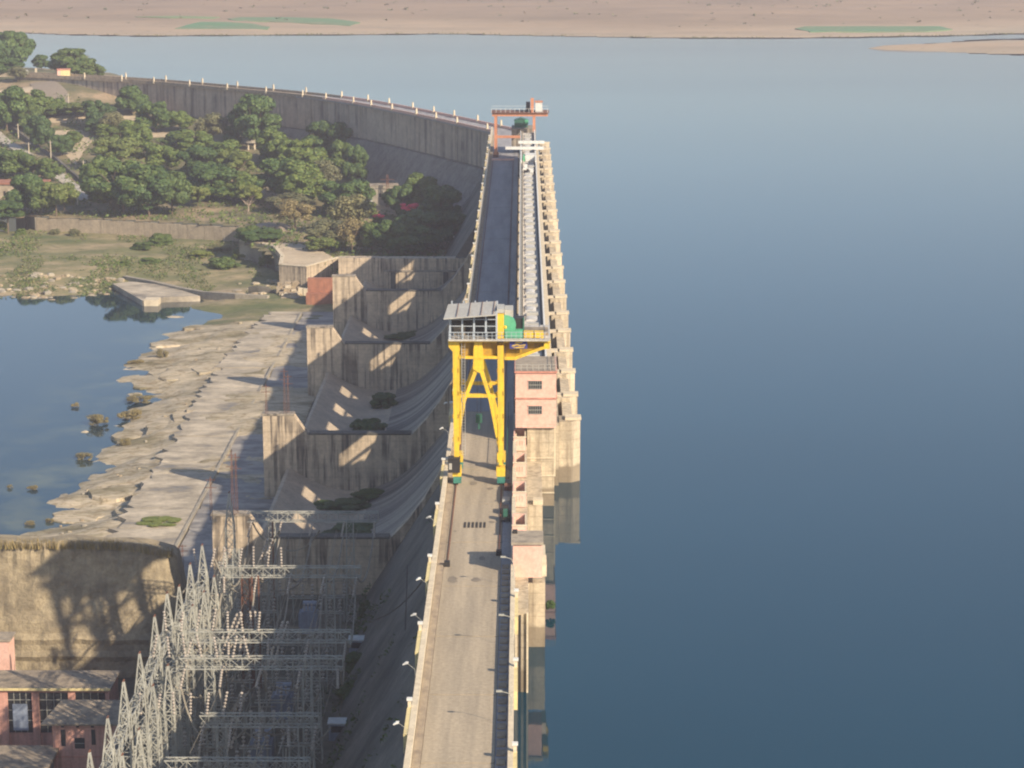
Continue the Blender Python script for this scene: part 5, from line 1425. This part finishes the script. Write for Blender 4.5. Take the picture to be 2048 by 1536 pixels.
# thin radio posts on the divide wall and apron
for i, (px, py, pt) in enumerate([(533, 828, 765), (570, 828, 730), (577, 826, 742), (352, 1145, 1085), (366, 1140, 1082), (423, 1040, 950), (466, 1030, 895), (474, 1030, 900)]):
    top = i < 3
    p = at(px, py, -21 if top else -38.3 if i < 5 else -20.9)
    hgt = (py - pt) / 10.3 if top else (py - pt) / 12
    t = thing('rusty_mast', f"thin rusty lattice mast, {ORD[i]} of those on the spillway walls and apron", 'mast', tuple(p), 0, 'thin rusty masts')
    f = Mesh(); f.bar((-.2, 0, 0), (-.05, 0, hgt), .07); f.bar((.2, 0, 0), (.05, 0, hgt), .07)
    n = int(hgt / .8)
    for k in range(n): f.bar((-.18, 0, k * .8), (.18, 0, k * .8 + .8), .035)
    f.obj('mast', 'rust', t)
    for q, ww in ((.75, 1), (.93, .8)): Mesh().bar((-ww, 0, hgt * q), (ww, 0, hgt * q), .09).obj('crossarm', 'rust', t)

# cables strung down the dam face
for i, (a, b) in enumerate([((868, 1130, -2), (745, 1240, -30)), ((815, 1130, -12), (800, 1480, -30))]):
    A, B = at(*a), at(*b); Mesh().tube(sag(A, B, 1.5), .12, 4).obj('face_cable', 'black', label=['dark cable slung from the parapet to the dam toe', 'dark pipe running down the shaded dam face'][i], category='cable')

# ================================================================== vegetation
def leafcloud(seed, lobes, nleaf, size, rx, rz, flat=0.0):
    r_ = random.Random(seed); f = Mesh()
    L_ = []
    for i in range(lobes):
        a = r_.uniform(0, 6.283); q = math.sqrt(r_.uniform(0.05, 1)) * 0.72; h_ = r_.uniform(-0.45, 0.75)
        k = math.sqrt(max(0.05, 1 - min(.95, h_ * h_ * 1.1)))
        L_.append((math.cos(a) * q * k * rx, math.sin(a) * q * k * rx, h_ * rz, r_.choice([r_.uniform(.12, .22), r_.uniform(.2, .36)]) * rx))
    for i in range(nleaf):
        c = L_[r_.randrange(lobes)]
        d = Vector((r_.gauss(0, 1), r_.gauss(0, 1), r_.gauss(0.25, 1))).normalized()
        rad = c[3] * (r_.uniform(.55, 1.08) ** .5)
        p = Vector((c[0], c[1], c[2])) + Vector((d.x, d.y, d.z * .82)) * rad
        nn = (d + Vector((r_.gauss(0, .45), r_.gauss(0, .45), r_.gauss(0.15, .45)))).normalized()
        u = nn.cross(Vector((0, 0, 1)) if abs(nn.z) < .95 else Vector((1, 0, 0))).normalized(); v = nn.cross(u); s_ = size * r_.uniform(.6, 1.25)
        f.poly([p - u * s_ - v * s_ * .6, p + u * s_ * .9 - v * s_ * .7, p + u * s_ * .7 + v * s_ * .8, p - u * s_ * .8 + v * s_ * .6])
    return f


def raw(f, name, mat):
    me = bpy.data.meshes.new(name); me.from_pydata(f.v, [], f.f); me.update(); me.materials.append(M[mat]); return me


def limbs(seed, h, r0, spread, n=7):
    r_ = random.Random(seed); f = Mesh(); f.bar((0, 0, -1.2), (0.05, 0, h * .42), r0 * 2, n=6, w2=r0 * 1.4)
    for i in range(n):
        a = 6.283 * i / n + r_.uniform(-.4, .4); m = Vector((math.cos(a) * spread * .4, math.sin(a) * spread * .4, h * r_.uniform(.55, .7)))
        e = Vector((math.cos(a) * spread * .8, math.sin(a) * spread * .8, h * r_.uniform(.75, 1.0)))
        f.bar((0.05, 0, h * .4), m, r0 * 1.0, n=5, w2=r0 * .6); f.bar(m, e, r0 * .6, n=5, w2=r0 * .2)
        f.bar(m, m + Vector((r_.uniform(-1, 1), r_.uniform(-1, 1), 1.2)) * spread * .3, r0 * .4, n=4, w2=r0 * .12)
    return f


CROWN = {}; TRUNK = {}
for kind, mat, seeds, lob, nl, size, rz in (('dark', 'leaf_dark', (1, 2, 3, 4), 22, 2600, .165, .85), ('mid', 'leaf_mid', (11, 12, 13, 14), 19, 2400, .165, .8), ('bright', 'leaf_bright', (21, 22, 23), 14, 1900, .15, .8),
                                            ('olive', 'leaf_olive', (31, 32, 33), 20, 1300, .12, .75), ('dry', 'leaf_dry', (41, 42), 16, 700, .10, .7)):
    CROWN[kind] = []
    for s_ in seeds:
        me = raw(leafcloud(s_, int(lob * 1.9), int(nl * 6.0), size * .31, 1.0, rz), 'crown_mesh', mat); CROWN[kind].append(me)
tr_m = [raw(limbs(s_, 1.0, .055, .8), 'trunk_mesh', 'bark') for s_ in (1, 2, 3)]


def gnd(px, py):          # first meeting of the sight line with the hillside
    d = ray(px, py); lo = 640 / d[1]; hi = 1300 / d[1]; n = 90; prev = lo
    for i in range(n + 1):
        t = lo + (hi - lo) * i / n
        if H + d[2] * t < garden_z(d[0] * t, d[1] * t): break
        prev = t
    a, b = prev, t
    for _ in range(12):
        m = (a + b) / 2
        if H + d[2] * m < garden_z(d[0] * m, d[1] * m): b = m
        else: a = m
    return Vector((d[0] * b, d[1] * b, H + d[2] * b)), H + d[2] * b


KW = {'dark': 'dark green', 'mid': 'mid green', 'bright': 'bright yellow-green', 'olive': 'olive, thin-leaved', 'dry': 'dry, straw-coloured sparse'}


def tree(cx, top, base, wpx, kind, where, name='tree', zg=None):
    """cx, top, base rows and crown width in survey-photo pixels; stands on the ground at its base."""
    p, z = gnd(cx, base)
    if zg is not None: z = zg; p = at(cx, base, z)
    s_ = 4505 / (p.y + 20); h_ = (base - top) / s_ / cp; rad = wpx / s_ / 2
    t = thing(name, f"{KW[kind]} tree {where}", 'tree', (p.x, p.y, z), 0, 'garden trees')
    tm = link('trunk', rs.choice(tr_m), t, (0, 0, 0)); tm.scale = (rad, rad, h_ * .85); tm.rotation_euler = (0, 0, rs.uniform(0, 6.28))
    cm = link('crown', rs.choice(CROWN[kind]), t, (0, 0, h_ - h_ * .46)); cm.scale = (rad * 1.25, rad * 1.25, h_ * .64 if kind in ('dark', 'mid') else h_ * .54); cm.rotation_euler = (0, 0, rs.uniform(0, 6.28))
    return t


T = [
    # far left shore
    (28, 66, 142, 78, 'dark', 'with the tallest crown at the far left shore behind the shore wall'), (-25, 80, 150, 80, 'dark', 'cut by the left edge of the picture at the shore'), (82, 112, 140, 34, 'dark', 'small and round between the two big shore trees'),
    (150, 98, 158, 96, 'mid', 'wide and dense on the water side behind the guard hut'), (190, 128, 158, 44, 'mid', 'low at the right foot of the wide shore tree'), (36, 130, 165, 40, 'olive', 'small in front of the tall shore tree'),
    # below the road bend
    (15, 180, 262, 85, 'dark', 'leftmost under the pale cut bank'), (62, 182, 245, 90, 'mid', 'second from the left under the pale cut bank'), (110, 200, 235, 60, 'mid', 'low and wide beside the white post'), (155, 205, 238, 60, 'bright', 'small right of the white post'),
    (195, 203, 258, 62, 'dark', 'first in line under the left part of the wing dam'), (222, 222, 270, 50, 'olive', 'thin, in front of the first tree under the wing dam'), (262, 176, 228, 62, 'dark', 'reaching nearly to the top of the wing dam, left'), (312, 205, 265, 80, 'dark', 'wide under the wing dam beside the gravel clearing'),
    (170, 200, 235, 60, 'dry', 'leafless-looking against the left wing wall'), (365, 225, 262, 55, 'mid', 'small against the wing wall left of the big round tree'), (425, 222, 290, 70, 'olive', 'pale against the wing wall next to the big round tree'),
    (510, 198, 292, 98, 'dark', 'big and round, tallest against the middle of the wing dam'), (465, 255, 292, 40, 'dark', 'squeezed left of the big round tree'), (385, 262, 312, 88, 'mid', 'in front of the wing wall above the thatched hut'), (350, 268, 300, 50, 'dark', 'left above the thatched hut'),
    (268, 248, 315, 80, 'mid', 'round, upper middle of the grove left of the thatched hut'), (240, 272, 345, 100, 'bright', 'with a golden-green crown in the left of the grove'), (122, 272, 312, 44, 'dark', 'standing alone beside the ditch'), (82, 235, 300, 55, 'dark', 'upper one beside the pale road'), (60, 212, 262, 50, 'mid', 'above the pale road end'),
    (325, 290, 345, 80, 'mid', 'directly below the thatched hut'), (440, 285, 345, 90, 'mid', 'yellowish in the centre of the grove, left of the shrine'), (475, 300, 360, 80, 'bright', 'just below the shrine'), (400, 300, 365, 90, 'dark', 'centre of the grove right of the thatched hut'),
    (555, 265, 330, 82, 'mid', 'first right of the shrine'), (600, 278, 345, 90, 'mid', 'second right of the shrine'), (640, 250, 310, 72, 'dark', 'against the wing wall right of the shrine, left of a pair'), (685, 252, 318, 66, 'dark', 'against the wing wall right of the shrine, right of a pair'),
    (690, 285, 350, 62, 'mid', 'right end of the upper grove above the stone hut'), (710, 300, 372, 56, 'dark', 'in shade against the battered dam foot'), (655, 295, 345, 60, 'dark', 'in the dark gap below the wing-wall pair'),
    (205, 318, 405, 80, 'mid', 'left of the lower grove next to the ditch'), (250, 325, 430, 150, 'mid', 'large, main crown of the lower left grove'), (300, 335, 432, 110, 'dark', 'large, right half of the lower left grove'), (345, 345, 430, 80, 'mid', 'third in the lower left grove'),
    (420, 335, 400, 110, 'dark', 'wide, centre of the lower grove'), (470, 350, 402, 90, 'mid', 'right of the wide centre tree of the lower grove'), (395, 372, 415, 50, 'bright', 'small and golden at the front of the lower grove'), (500, 370, 412, 60, 'bright', 'behind the bare pinkish tree'),
    (560, 325, 400, 110, 'dark', 'left big crown of the lower right grove'), (605, 330, 412, 110, 'mid', 'right big crown of the lower right grove'), (640, 318, 390, 80, 'olive', 'between the lower right grove and the stone hut'), (575, 385, 425, 100, 'olive', 'low at the front of the lower right grove'),
    (690, 365, 432, 105, 'dark', 'left of the stone hut'), (700, 385, 470, 90, 'olive', 'pale, in front of the stone hut'), (592, 392, 462, 84, 'dry', 'pale with a forked trunk above the sandy landing'), (728, 400, 455, 60, 'bright', 'small with silvery leaves at the stone hut corner'),
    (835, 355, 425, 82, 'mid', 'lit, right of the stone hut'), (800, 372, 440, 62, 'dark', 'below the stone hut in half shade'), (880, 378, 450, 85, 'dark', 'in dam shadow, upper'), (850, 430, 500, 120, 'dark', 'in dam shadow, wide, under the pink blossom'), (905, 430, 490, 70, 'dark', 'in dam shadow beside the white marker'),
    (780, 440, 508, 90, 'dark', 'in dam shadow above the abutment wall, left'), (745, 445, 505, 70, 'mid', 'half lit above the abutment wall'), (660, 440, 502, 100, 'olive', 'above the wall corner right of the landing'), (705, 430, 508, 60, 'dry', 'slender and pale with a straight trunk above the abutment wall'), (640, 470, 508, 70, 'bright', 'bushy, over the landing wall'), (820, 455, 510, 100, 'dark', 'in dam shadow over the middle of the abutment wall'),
    (28, 300, 358, 90, 'mid', 'beside the pale building, upper left'), (62, 308, 352, 70, 'olive', 'above the long pale building roof'), (98, 320, 365, 52, 'mid', 'between the long roof and the pale road'), (8, 320, 352, 60, 'mid', 'at the left edge above the long roof'),
    (52, 356, 425, 80, 'dark', 'in front of the long pale building'), (112, 360, 432, 82, 'bright', 'broad and yellowish left of the road end'), (82, 372, 430, 66, 'mid', 'between the dark and the yellowish tree at the road end'), (15, 405, 440, 70, 'dark', 'low in shade at the left end of the retaining wall'),
    (525, 458, 482, 95, 'dark', 'low and wide behind the curved wall'), (500, 452, 480, 60, 'mid', 'low at the left behind the curved wall'), (670, 465, 505, 50, 'mid', 'small, dark beside the landing'), (130, 378, 425, 50, 'bright', 'small right of the broad yellowish tree'),
    (18, 118, 150, 60, 'dark', 'low under the tallest shore tree'), (230, 395, 430, 24, 'olive', 'tiny mop-headed beside the lower left grove'), (455, 290, 318, 40, 'mid', 'small below the big round tree'), (540, 300, 330, 44, 'dark', 'small behind the shrine path'), (150, 262, 262 + 28, 40, 'mid', 'small on the gravel clearing'),
    (190, 240, 268, 46, 'dark', 'low hedge-like on the clearing, left'), (215, 250, 275, 60, 'mid', 'low hedge-like on the clearing, right'),
]
for cx, top, base, wpx, kind, where in T: tree(cx, top, base, wpx, kind, where)
# palm at the far left
p, z = gnd(42, 140)
t = thing('palm_tree', 'palm tree rising above the far left shore tree', 'palm', (p.x, p.y, z))
s_ = 4505 / (p.y + 20); hh = (140 - 68) / s_ / cp
Mesh().bar((0, 0, -1), (0.5, 0, hh), .6, n=6, w2=.4).obj('trunk', 'bark', t)
f = Mesh()
for k in range(16):
    a = 6.283 * k / 16; u = Vector((math.cos(a), math.sin(a), 0)); pr_ = None; sd_ = Vector((-u.y, u.x, 0))
    for q in range(6):
        e = Vector((.5, 0, hh)) + u * (q * .75) + Vector((0, 0, .9 * math.sin(q * .55) - .09 * q * q))
        if pr_ is not None: f.poly([pr_ - sd_ * .45, pr_ + sd_ * .45, e + sd_ * .4, e - sd_ * .4])
        pr_ = e
f.obj('fronds', 'leaf_dark', t)
# bare pinkish tree
p, z = gnd(497, 424)
t = thing('bare_tree', 'leafless pinkish forked tree in front of the lower grove', 'tree', (p.x, p.y, z)); f = limbs(77, 5.5, .32, 3.4, 6); f.obj('trunk', 'pale_bark', t)
# bougainvillea
for (cx, top, base, wpx, w_) in ((815, 405, 470, 50, 'bright pink bougainvillea glowing at the edge of the dam shadow'), (758, 428, 462, 34, 'smaller faded pink bougainvillea left of the bright one')):
    p, z = gnd(cx, base); s_ = 4505 / (p.y + 20); h_ = (base - top) / s_ / cp; rad = wpx / s_ / 2
    t = thing('bougainvillea', w_, 'shrub', (p.x, p.y, z)); tm = link('trunk', tr_m[0], t); tm.scale = (rad * .6, rad * .6, h_ * .85)
    c_ = link('blossom', raw(leafcloud(91 + cx, 9, 700, .12, 1.0, .5), 'blossom_mesh', 'flower'), t, (0, 0, h_ * .85)); c_.scale = (rad, rad, h_ * .22)
    c_ = link('foliage', CROWN['dark'][1], t, (0, 0, h_ * .55)); c_.scale = (rad * .85, rad * .85, h_ * .3)
# undergrowth in the garden (uncountable)
f = Mesh(); r_ = random.Random(55)
for i in range(12000):
    yy_ = r_.uniform(665, 1025); xx_ = r_.uniform(-.25 * yy_, -26); p = Vector((xx_, yy_, 0))
    if yy_ < south_edge(xx_) + 2: continue
    # keep in front of the wing dam
    if yy_ > 775 - (xx_ + 20) * 1.25 or yy_ > 1010: continue
    n_ = mnoise.noise(Vector((xx_ * .05, yy_ * .05, 2.0)))
    if n_ < -0.04 and yy_ > 800: continue
    zz = garden_z(xx_, yy_)
    a = r_.uniform(.5, 1.5)
    for k in range(3):
        c_ = Vector((p.x + r_.uniform(-a, a), p.y + r_.uniform(-a, a), zz + r_.uniform(0, a)))
        u = Vector((r_.gauss(0, 1), r_.gauss(0, 1), r_.gauss(0, .6))).normalized() * a * .6; v = Vector((r_.gauss(0, .6), r_.gauss(0, .6), 1)).normalized() * a * .6
        f.poly([c_ - u, c_ + u * .8, c_ + v])
me = raw(f, 'undergrowth', 'leaf_mid'); link('undergrowth', me, kind='stuff', label='low green undergrowth and weeds between the garden trees')
f2 = Mesh(); f3 = Mesh()
for i in range(15000):
    px = r_.uniform(-40, 545); py = r_.uniform(462, 575)
    n_ = mnoise.noise(Vector((px * .012, py * .035, 7.0))) + .35 * mnoise.noise(Vector((px * .06, py * .12, 1.0)))
    if n_ < 0.02: continue
    p = at(px, py, -37.8)
    if p.y > south_edge(p.x) - 1.5: continue
    if float(rz_(np.array(p.x), np.array(p.y))) > -35: continue
    z = float(rz_(np.array(p.x), np.array(p.y))); a = r_.uniform(.3, .9) * (1 + 1.1 * max(0, n_ - .25))
    g = f3 if r_.random() < .42 else f2
    for k in range(2):
        c_ = Vector((p.x + r_.uniform(-a, a), p.y + r_.uniform(-a, a), z + r_.uniform(0, a * .7)))
        u = Vector((r_.gauss(0, 1), r_.gauss(0, 1), r_.gauss(0, .4))).normalized() * a * .6; v = Vector((r_.gauss(0, .6), r_.gauss(0, .6), 1)).normalized() * a * .6
        g.poly([c_ - u, c_ + u * .8, c_ + v])
link('meadow_grass', raw(f2, 'meadow_grass', 'leaf_mid'), kind='stuff', label='green grass and weeds over the riverside meadow')
link('dry_meadow_grass', raw(f3, 'dry_meadow_grass', 'leaf_olive'), kind='stuff', label='olive and dry grass over the riverside meadow')


def bush(px, py, wpx, hpx, kind, label, zz, zb=None):
    p = at(px, py, zz); s_ = 4505 / (p.y + 25); rad = wpx / s_ / 2; h_ = hpx / s_ / cp
    t = thing('bush', label, 'bush', (p.x, p.y, zz), 0, 'bushes'); c_ = link('foliage', rs.choice(CROWN[kind]), t, (0, 0, h_ * .35)); c_.scale = (rad, rad * 1.1, h_ * .75)
    c_.rotation_euler = (0, 0, rs.uniform(0, 6)); c2 = link('stem', tr_m[1], t); c2.scale = (rad * .7, rad * .7, h_ * .7); return t


for px, py, w_, h_, k, lb in [(320, 490, 66, 22, 'mid', 'green bush on the meadow under the retaining wall, leftmost of the cluster'), (285, 498, 50, 16, 'mid', 'low green bush left of the meadow cluster'), (450, 538, 75, 24, 'mid', 'long green bush right on the meadow'), (400, 515, 60, 14, 'bright', 'pale green patch bush in the meadow middle'),
                             (300, 528, 46, 14, 'mid', 'low bush left of the meadow middle'), (480, 515, 46, 18, 'mid', 'bush on the meadow before the curved wall'), (535, 530, 40, 30, 'mid', 'bush at the foot of the curved wall'), (150, 470, 26, 14, 'olive', 'small bush at the retaining wall, second from the left'), (110, 468, 26, 12, 'olive', 'small bush at the retaining wall, first from the left'),
                             (250, 532, 30, 12, 'mid', 'small bush in the open meadow'), (40, 470, 26, 14, 'mid', 'small bush near the left edge of the meadow'), (8, 462, 30, 22, 'bright', 'bush at the left picture edge on the meadow'), (440, 500, 60, 10, 'olive', 'flat olive bush before the curved wall')]:
    bush(px, py, w_, h_, k, lb, float(rz_(np.array(at(px, py, -37.5).x), np.array(at(px, py, -37.5).y))))
for px, py, w_, h_, k, lb in [(272, 725, 40, 12, 'dry', 'olive reed clump in the water beside the upper rock shelf'), (325, 715, 34, 26, 'dry', 'tall reed clump on the upper rock shelf'), (195, 845, 60, 26, 'dry', 'large reed clump in shallow water, middle'), (260, 835, 60, 24, 'dry', 'reed clump right of the large one'), (280, 800, 70, 18, 'dry', 'wide reed clump on the middle rocks'),
                             (150, 810, 22, 10, 'dry', 'small reed tuft farthest out in the water'), (170, 915, 44, 16, 'dry', 'reed clump low in the shallows'), (65, 975, 26, 10, 'dry', 'small reed tuft near the left edge'), (250, 890, 30, 20, 'dry', 'straw-coloured clump on the lower rocks'), (190, 975, 20, 10, 'dry', 'small tuft on the lower rock edge'), (20, 972, 14, 8, 'dry', 'tiny tuft at the left edge of the pool'), (60, 1045, 30, 8, 'dry', 'tuft beside the bottom of the pool'), (100, 1040, 24, 8, 'dry', 'tuft on the lowest pale rock')]:
    bush(px, py + 4, w_, h_, k, lb, RIV)
bush(325, 1045, 100, 7, 'bright', 'flat yellow-green moss patch at the lower end of the apron', -38.4)
# brush inside the buckets
BUCK = ['dark scrub in the bay left of the crane, lower right clump', 'dark scrub in the bay left of the crane, upper clump', 'dark scrub in the bay left of the crane, lower left clump', 'dark scrub above the farthest switchyard gantry, middle clump', 'dark scrub above the farthest switchyard gantry, left clump',
        'dark scrub above the farthest switchyard gantry, right clump', 'dark scrub just under the farthest gantry beam, upper clump', 'dark scrub behind the third divide wall, left clump', 'dark scrub behind the third divide wall, right clump', 'dark scrub just under the farthest gantry beam, lower clump']
for i, (px, py, w_, h_) in enumerate([(745, 855, 70, 55), (765, 800, 60, 50), (725, 850, 50, 50), (700, 1010, 90, 30), (650, 1012, 70, 26), (745, 990, 80, 30), (700, 1060, 110, 34), (800, 672, 60, 16), (830, 668, 50, 14), (690, 1080, 90, 20)]):
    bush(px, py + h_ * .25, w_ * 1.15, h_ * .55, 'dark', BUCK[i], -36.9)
for i, (px, py, w_, h_) in enumerate([(715, 1345, 60, 40), (745, 1290, 50, 40), (700, 1400, 60, 40), (735, 1230, 40, 30), (760, 1330, 50, 46)]):
    bush(px, py, w_, h_, 'dark', ['dark shrub in front of the upper relay cabin', 'dark shrub right of the upper relay cabin', 'dark shrub between the two relay cabins', 'dark shrub above the upper relay cabin', 'dark shrub climbing the foot of the dam face'][i], GZ)
p = at(1105, 1195, -9.9); t = thing('waterside_bush', 'dark green bush growing from the masonry at the waterline below the small pink tower', 'bush', (2.9, 274, -10)); c_ = link('foliage', CROWN['dark'][2], t, (0.9, 0, 1.2)); c_.scale = (0.8, 1.0, 0.8)

# weeds on the near downstream face and toe (uncountable)
f = Mesh()
for i in range(4200):
    y = r_.uniform(215, 359); q = r_.random() ** .6; x = -11.4 - q * 18.3; z = -10.5 - q * 28.5
    if z < GZ: z = GZ; x = r_.uniform(-30, -25.5)
    if mnoise.noise(Vector((x * .16, y * .07, 3.0))) < .08 + .25 * (1 - q): continue
    a = r_.uniform(.25, .8)
    c_ = Vector((x - .1, y, z + .2)); u = Vector((r_.gauss(0, 1), r_.gauss(0, 1), r_.gauss(0, .6))).normalized() * a * .6; v = Vector((r_.gauss(-.3, .5), r_.gauss(0, .6), 1)).normalized() * a * .6
    f.poly([c_ - u, c_ + u * .8, c_ + v])
link('face_weeds', raw(f, 'face_weeds', 'leaf_dark'), kind='stuff', label='dark weeds rooted in the masonry of the shaded dam face')

# ================================================================== small things in the garden
p, z = gnd(503, 298)
t = thing('shrine', 'small stone shrine with a tiered pointed roof on four cream pillars among the trees', 'shrine', (p.x, p.y, z - 0.3), 0.2)
for a in (-1.3, 1.3):
    for b in (-1.3, 1.3): Mesh().box(a - .25, a + .25, b - .25, b + .25, -2, 3.0).obj('pillar', 'cream', t)
Mesh().lathe([(3.0, 3.0), (3.0, 3.3), (2.2, 3.6), (2.2, 4.3), (1.6, 4.6), (1.5, 5.4), (.6, 6.6), (.5, 7.0), (.25, 7.6)], (0, 0, 0), 8).obj('roof', 'stone_grey', t)
p, z = gnd(362, 312)
t = thing('thatched_hut', 'hut with a grey thatched roof in the middle of the grove', 'hut', (p.x, p.y, z + 2), 0.3)
Mesh().prism([(-3, 2), (-2, 3.6), (0, 4.6), (2, 3.6), (3, 2)], 'y', -3.5, 3.5).obj('roof', 'thatch', t); Mesh().box(-2, 2, -3, 3, -3, 2.3).obj('wall', 'retaining', t)
p, z = gnd(768, 412)
t = thing('stone_hut', 'square grey stone valve hut at the foot of the wing dam', 'hut', (p.x, p.y, z), 0.12)
Mesh().box(-5.0, 5.5, 0, 6, -1, 7.5).obj('wall', 'stone_grey', t); Mesh().box(-5.2, 5.7, -.2, 6.2, 7.503, 7.8).obj('roof', 'roof_concrete', t)
Mesh().box(-5.4, -4.2, -.3, -.005, -1, 4.5).obj('door_frame', 'white', t)
for x in (-1.8, .6): Mesh().box(x, x + .9, -.1, -.005, 3.4, 4.8).obj('window', 'glass', t)
t = thing('rusty_pylon', 'rusty steel pylon with crossarms in front of the stone hut', 'pylon', (p.x + 1.5, p.y - 2.5, z)); f = Mesh(); lattice(f, 0, 0, 0, 12, 1.1, .6, 9, .14, .09); f.bar((-2.6, 0, 10.2), (2.6, 0, 10.2), .16); f.bar((-2.2, 0, 8.6), (2.2, 0, 8.6), .16); f.obj('mast', 'rust', t)
p = at(912, 478, -30); t = thing('white_marker', 'white marker board at the toe of the dam in shade', 'sign', (p.x, p.y, -33)); Mesh().box(-.9, .9, 0, .15, 1.5, 4).obj('board', 'white', t); Mesh().bar((0, .1, 0), (0, .1, 1.5), .15).obj('post', 'galv', t)
for i, (px, py, pt, w_) in enumerate([(138, 228, 188, 'below the guard hut'), (168, 362, 322, 'beside the ditch, lower'), (102, 318, 282, 'beside the ditch, upper'), (37, 278, 248, 'beside the pale road'), (157, 445, 380, 'in front of the broad yellowish tree'), (58, 308, 285, 'between the road and the ditch')]):
    p, z = gnd(px, py) if py < 432 else (at(px, py, -36.8), -36.8)
    s_ = 4505 / (p.y + 20); hh = (py - pt) / s_ / cp
    t = thing('utility_pole', 'pale concrete pole ' + w_, 'pole', (p.x, p.y, z), 0, 'utility poles'); Mesh().bar((0, 0, -1), (0, 0, hh), .5, n=6, w2=.3).obj('pole', 'cream', t); Mesh().bar((-1, 0, hh - .6), (1, 0, hh - .6), .15).obj('crossarm', 'galv', t)


def drape(name, pxs, mat, up=0.12, th=0.5, label=None, cat=None, kind=None):
    pts = []
    for px, py in pxs: p, z = gnd(px, py); pts.append(Vector((p.x, p.y, z)))
    bmx = bmesh.new(); vs2 = [bmx.verts.new(p) for p in pts]; fc = bmx.faces.new(vs2); bmesh.ops.triangulate(bmx, faces=[fc])
    for _ in range(3): bmesh.ops.subdivide_edges(bmx, edges=bmx.edges[:], cuts=1, use_grid_fill=True)
    for v in bmx.verts: v.co.z = garden_z(v.co.x, v.co.y) + up
    ex = bmesh.ops.extrude_face_region(bmx, geom=bmx.faces[:])
    for v in [g for g in ex['geom'] if isinstance(g, bmesh.types.BMVert)]: v.co.z -= th
    bmesh.ops.recalc_face_normals(bmx, faces=bmx.faces)
    me = bpy.data.meshes.new(name); bmx.to_mesh(me); bmx.free(); me.materials.append(M[mat]); kw = {}
    if kind: kw['kind'] = kind
    else: kw = dict(label=label, category=cat)
    return link(name, me, **kw)


M['pale_road'] = surf('pale_road', (0.46, 0.42, 0.35), (0.34, 0.31, 0.27), 0.2)
drape('garden_road', [(-20, 262), (0, 262), (50, 300), (90, 325), (130, 350), (165, 378), (210, 398), (160, 402), (140, 380), (100, 348), (45, 312), (0, 285), (-20, 280)], 'pale_road', .35, 1.2, kind='structure')
drape('gravel_path', [(90, 236), (160, 231), (270, 233), (275, 245), (180, 246), (100, 246)], 'sand', .25, .8, kind='structure')
drape('bare_bank', [(60, 168), (110, 163), (135, 185), (145, 225), (100, 208), (70, 196)], 'thatch', .25, .8, kind='structure')
drape('cut_bank', [(-20, 182), (65, 174), (66, 184), (-20, 192)], 'sand', .3, 1, kind='structure')
drape('garden_clearing', [(85, 262), (200, 262), (235, 272), (180, 285), (150, 330), (110, 290)], 'sand', .15, .8, kind='structure')
drape('far_path', [(300, 262), (350, 262), (352, 272), (305, 275)], 'sand', .2, .8, kind='structure')
wall_line('ditch_wall', 'dark stone wall of the ditch running diagonally beside the pale road', [tuple(gnd(px, py)[0] + Vector((0, 0, 1.5))) for px, py in [(10, 248), (60, 288), (110, 322), (160, 366), (205, 395)]], -36, 1.0, 'dark_masonry', step=9)
# long pale building at the left edge
p, z = gnd(0, 398)
t = thing('pale_building', 'long low pale building with terracotta roof edge at the left picture edge', 'building', (0, p.y, z))
s_ = 4505 / (p.y + 20); Mesh().box(X_(-60, s_), X_(60, s_), 0, 10, -2, 5.5).obj('wall', 'retaining', t); Mesh().box(X_(-60, s_), X_(86, s_), -.5, 11, 5.503, 6.1).obj('roof', 'brick', t)
Mesh().box(X_(12, s_), X_(24, s_), -.8, -.01, 1.2, 3.2).obj('wall_unit', 'white', t); Mesh().box(X_(2, s_), X_(6, s_), -.1, -.004, .4, 3).obj('door', 'black', t)
p = at(640, 478, -31.5); t = thing('sand_mound', 'bare sandy mound beneath the lower grove', 'mound', (at(540, 458, -32).x, at(540, 458, -32).y, -32.3)); f = Mesh(); f.lathe([(9, -1), (8.2, .6), (5, 1.9), (1.5, 2.4)], (0, 0, 0), 14); o = f.obj('mound', 'thatch', t)

# ================================================================== haze
hz = Mesh().box(-3200, 3200, -400, 5300, -75, 89.5).obj('haze', mk('haze_air')[0], kind='stuff')
hm_ = hz.data.materials[0]; nt = hm_.node_tree; nt.nodes.remove(nt.nodes['Principled BSDF'])
pv = nt.nodes.new("ShaderNodeVolumePrincipled"); pv.inputs['Color'].default_value = (0.97, 0.90, 1.0, 1); pv.inputs['Density'].default_value = HAZE; pv.inputs['Anisotropy'].default_value = 0.2
nt.links.new(pv.outputs[0], nt.nodes['Material Output'].inputs['Volume'])
hz.hide_render = HAZE <= 0
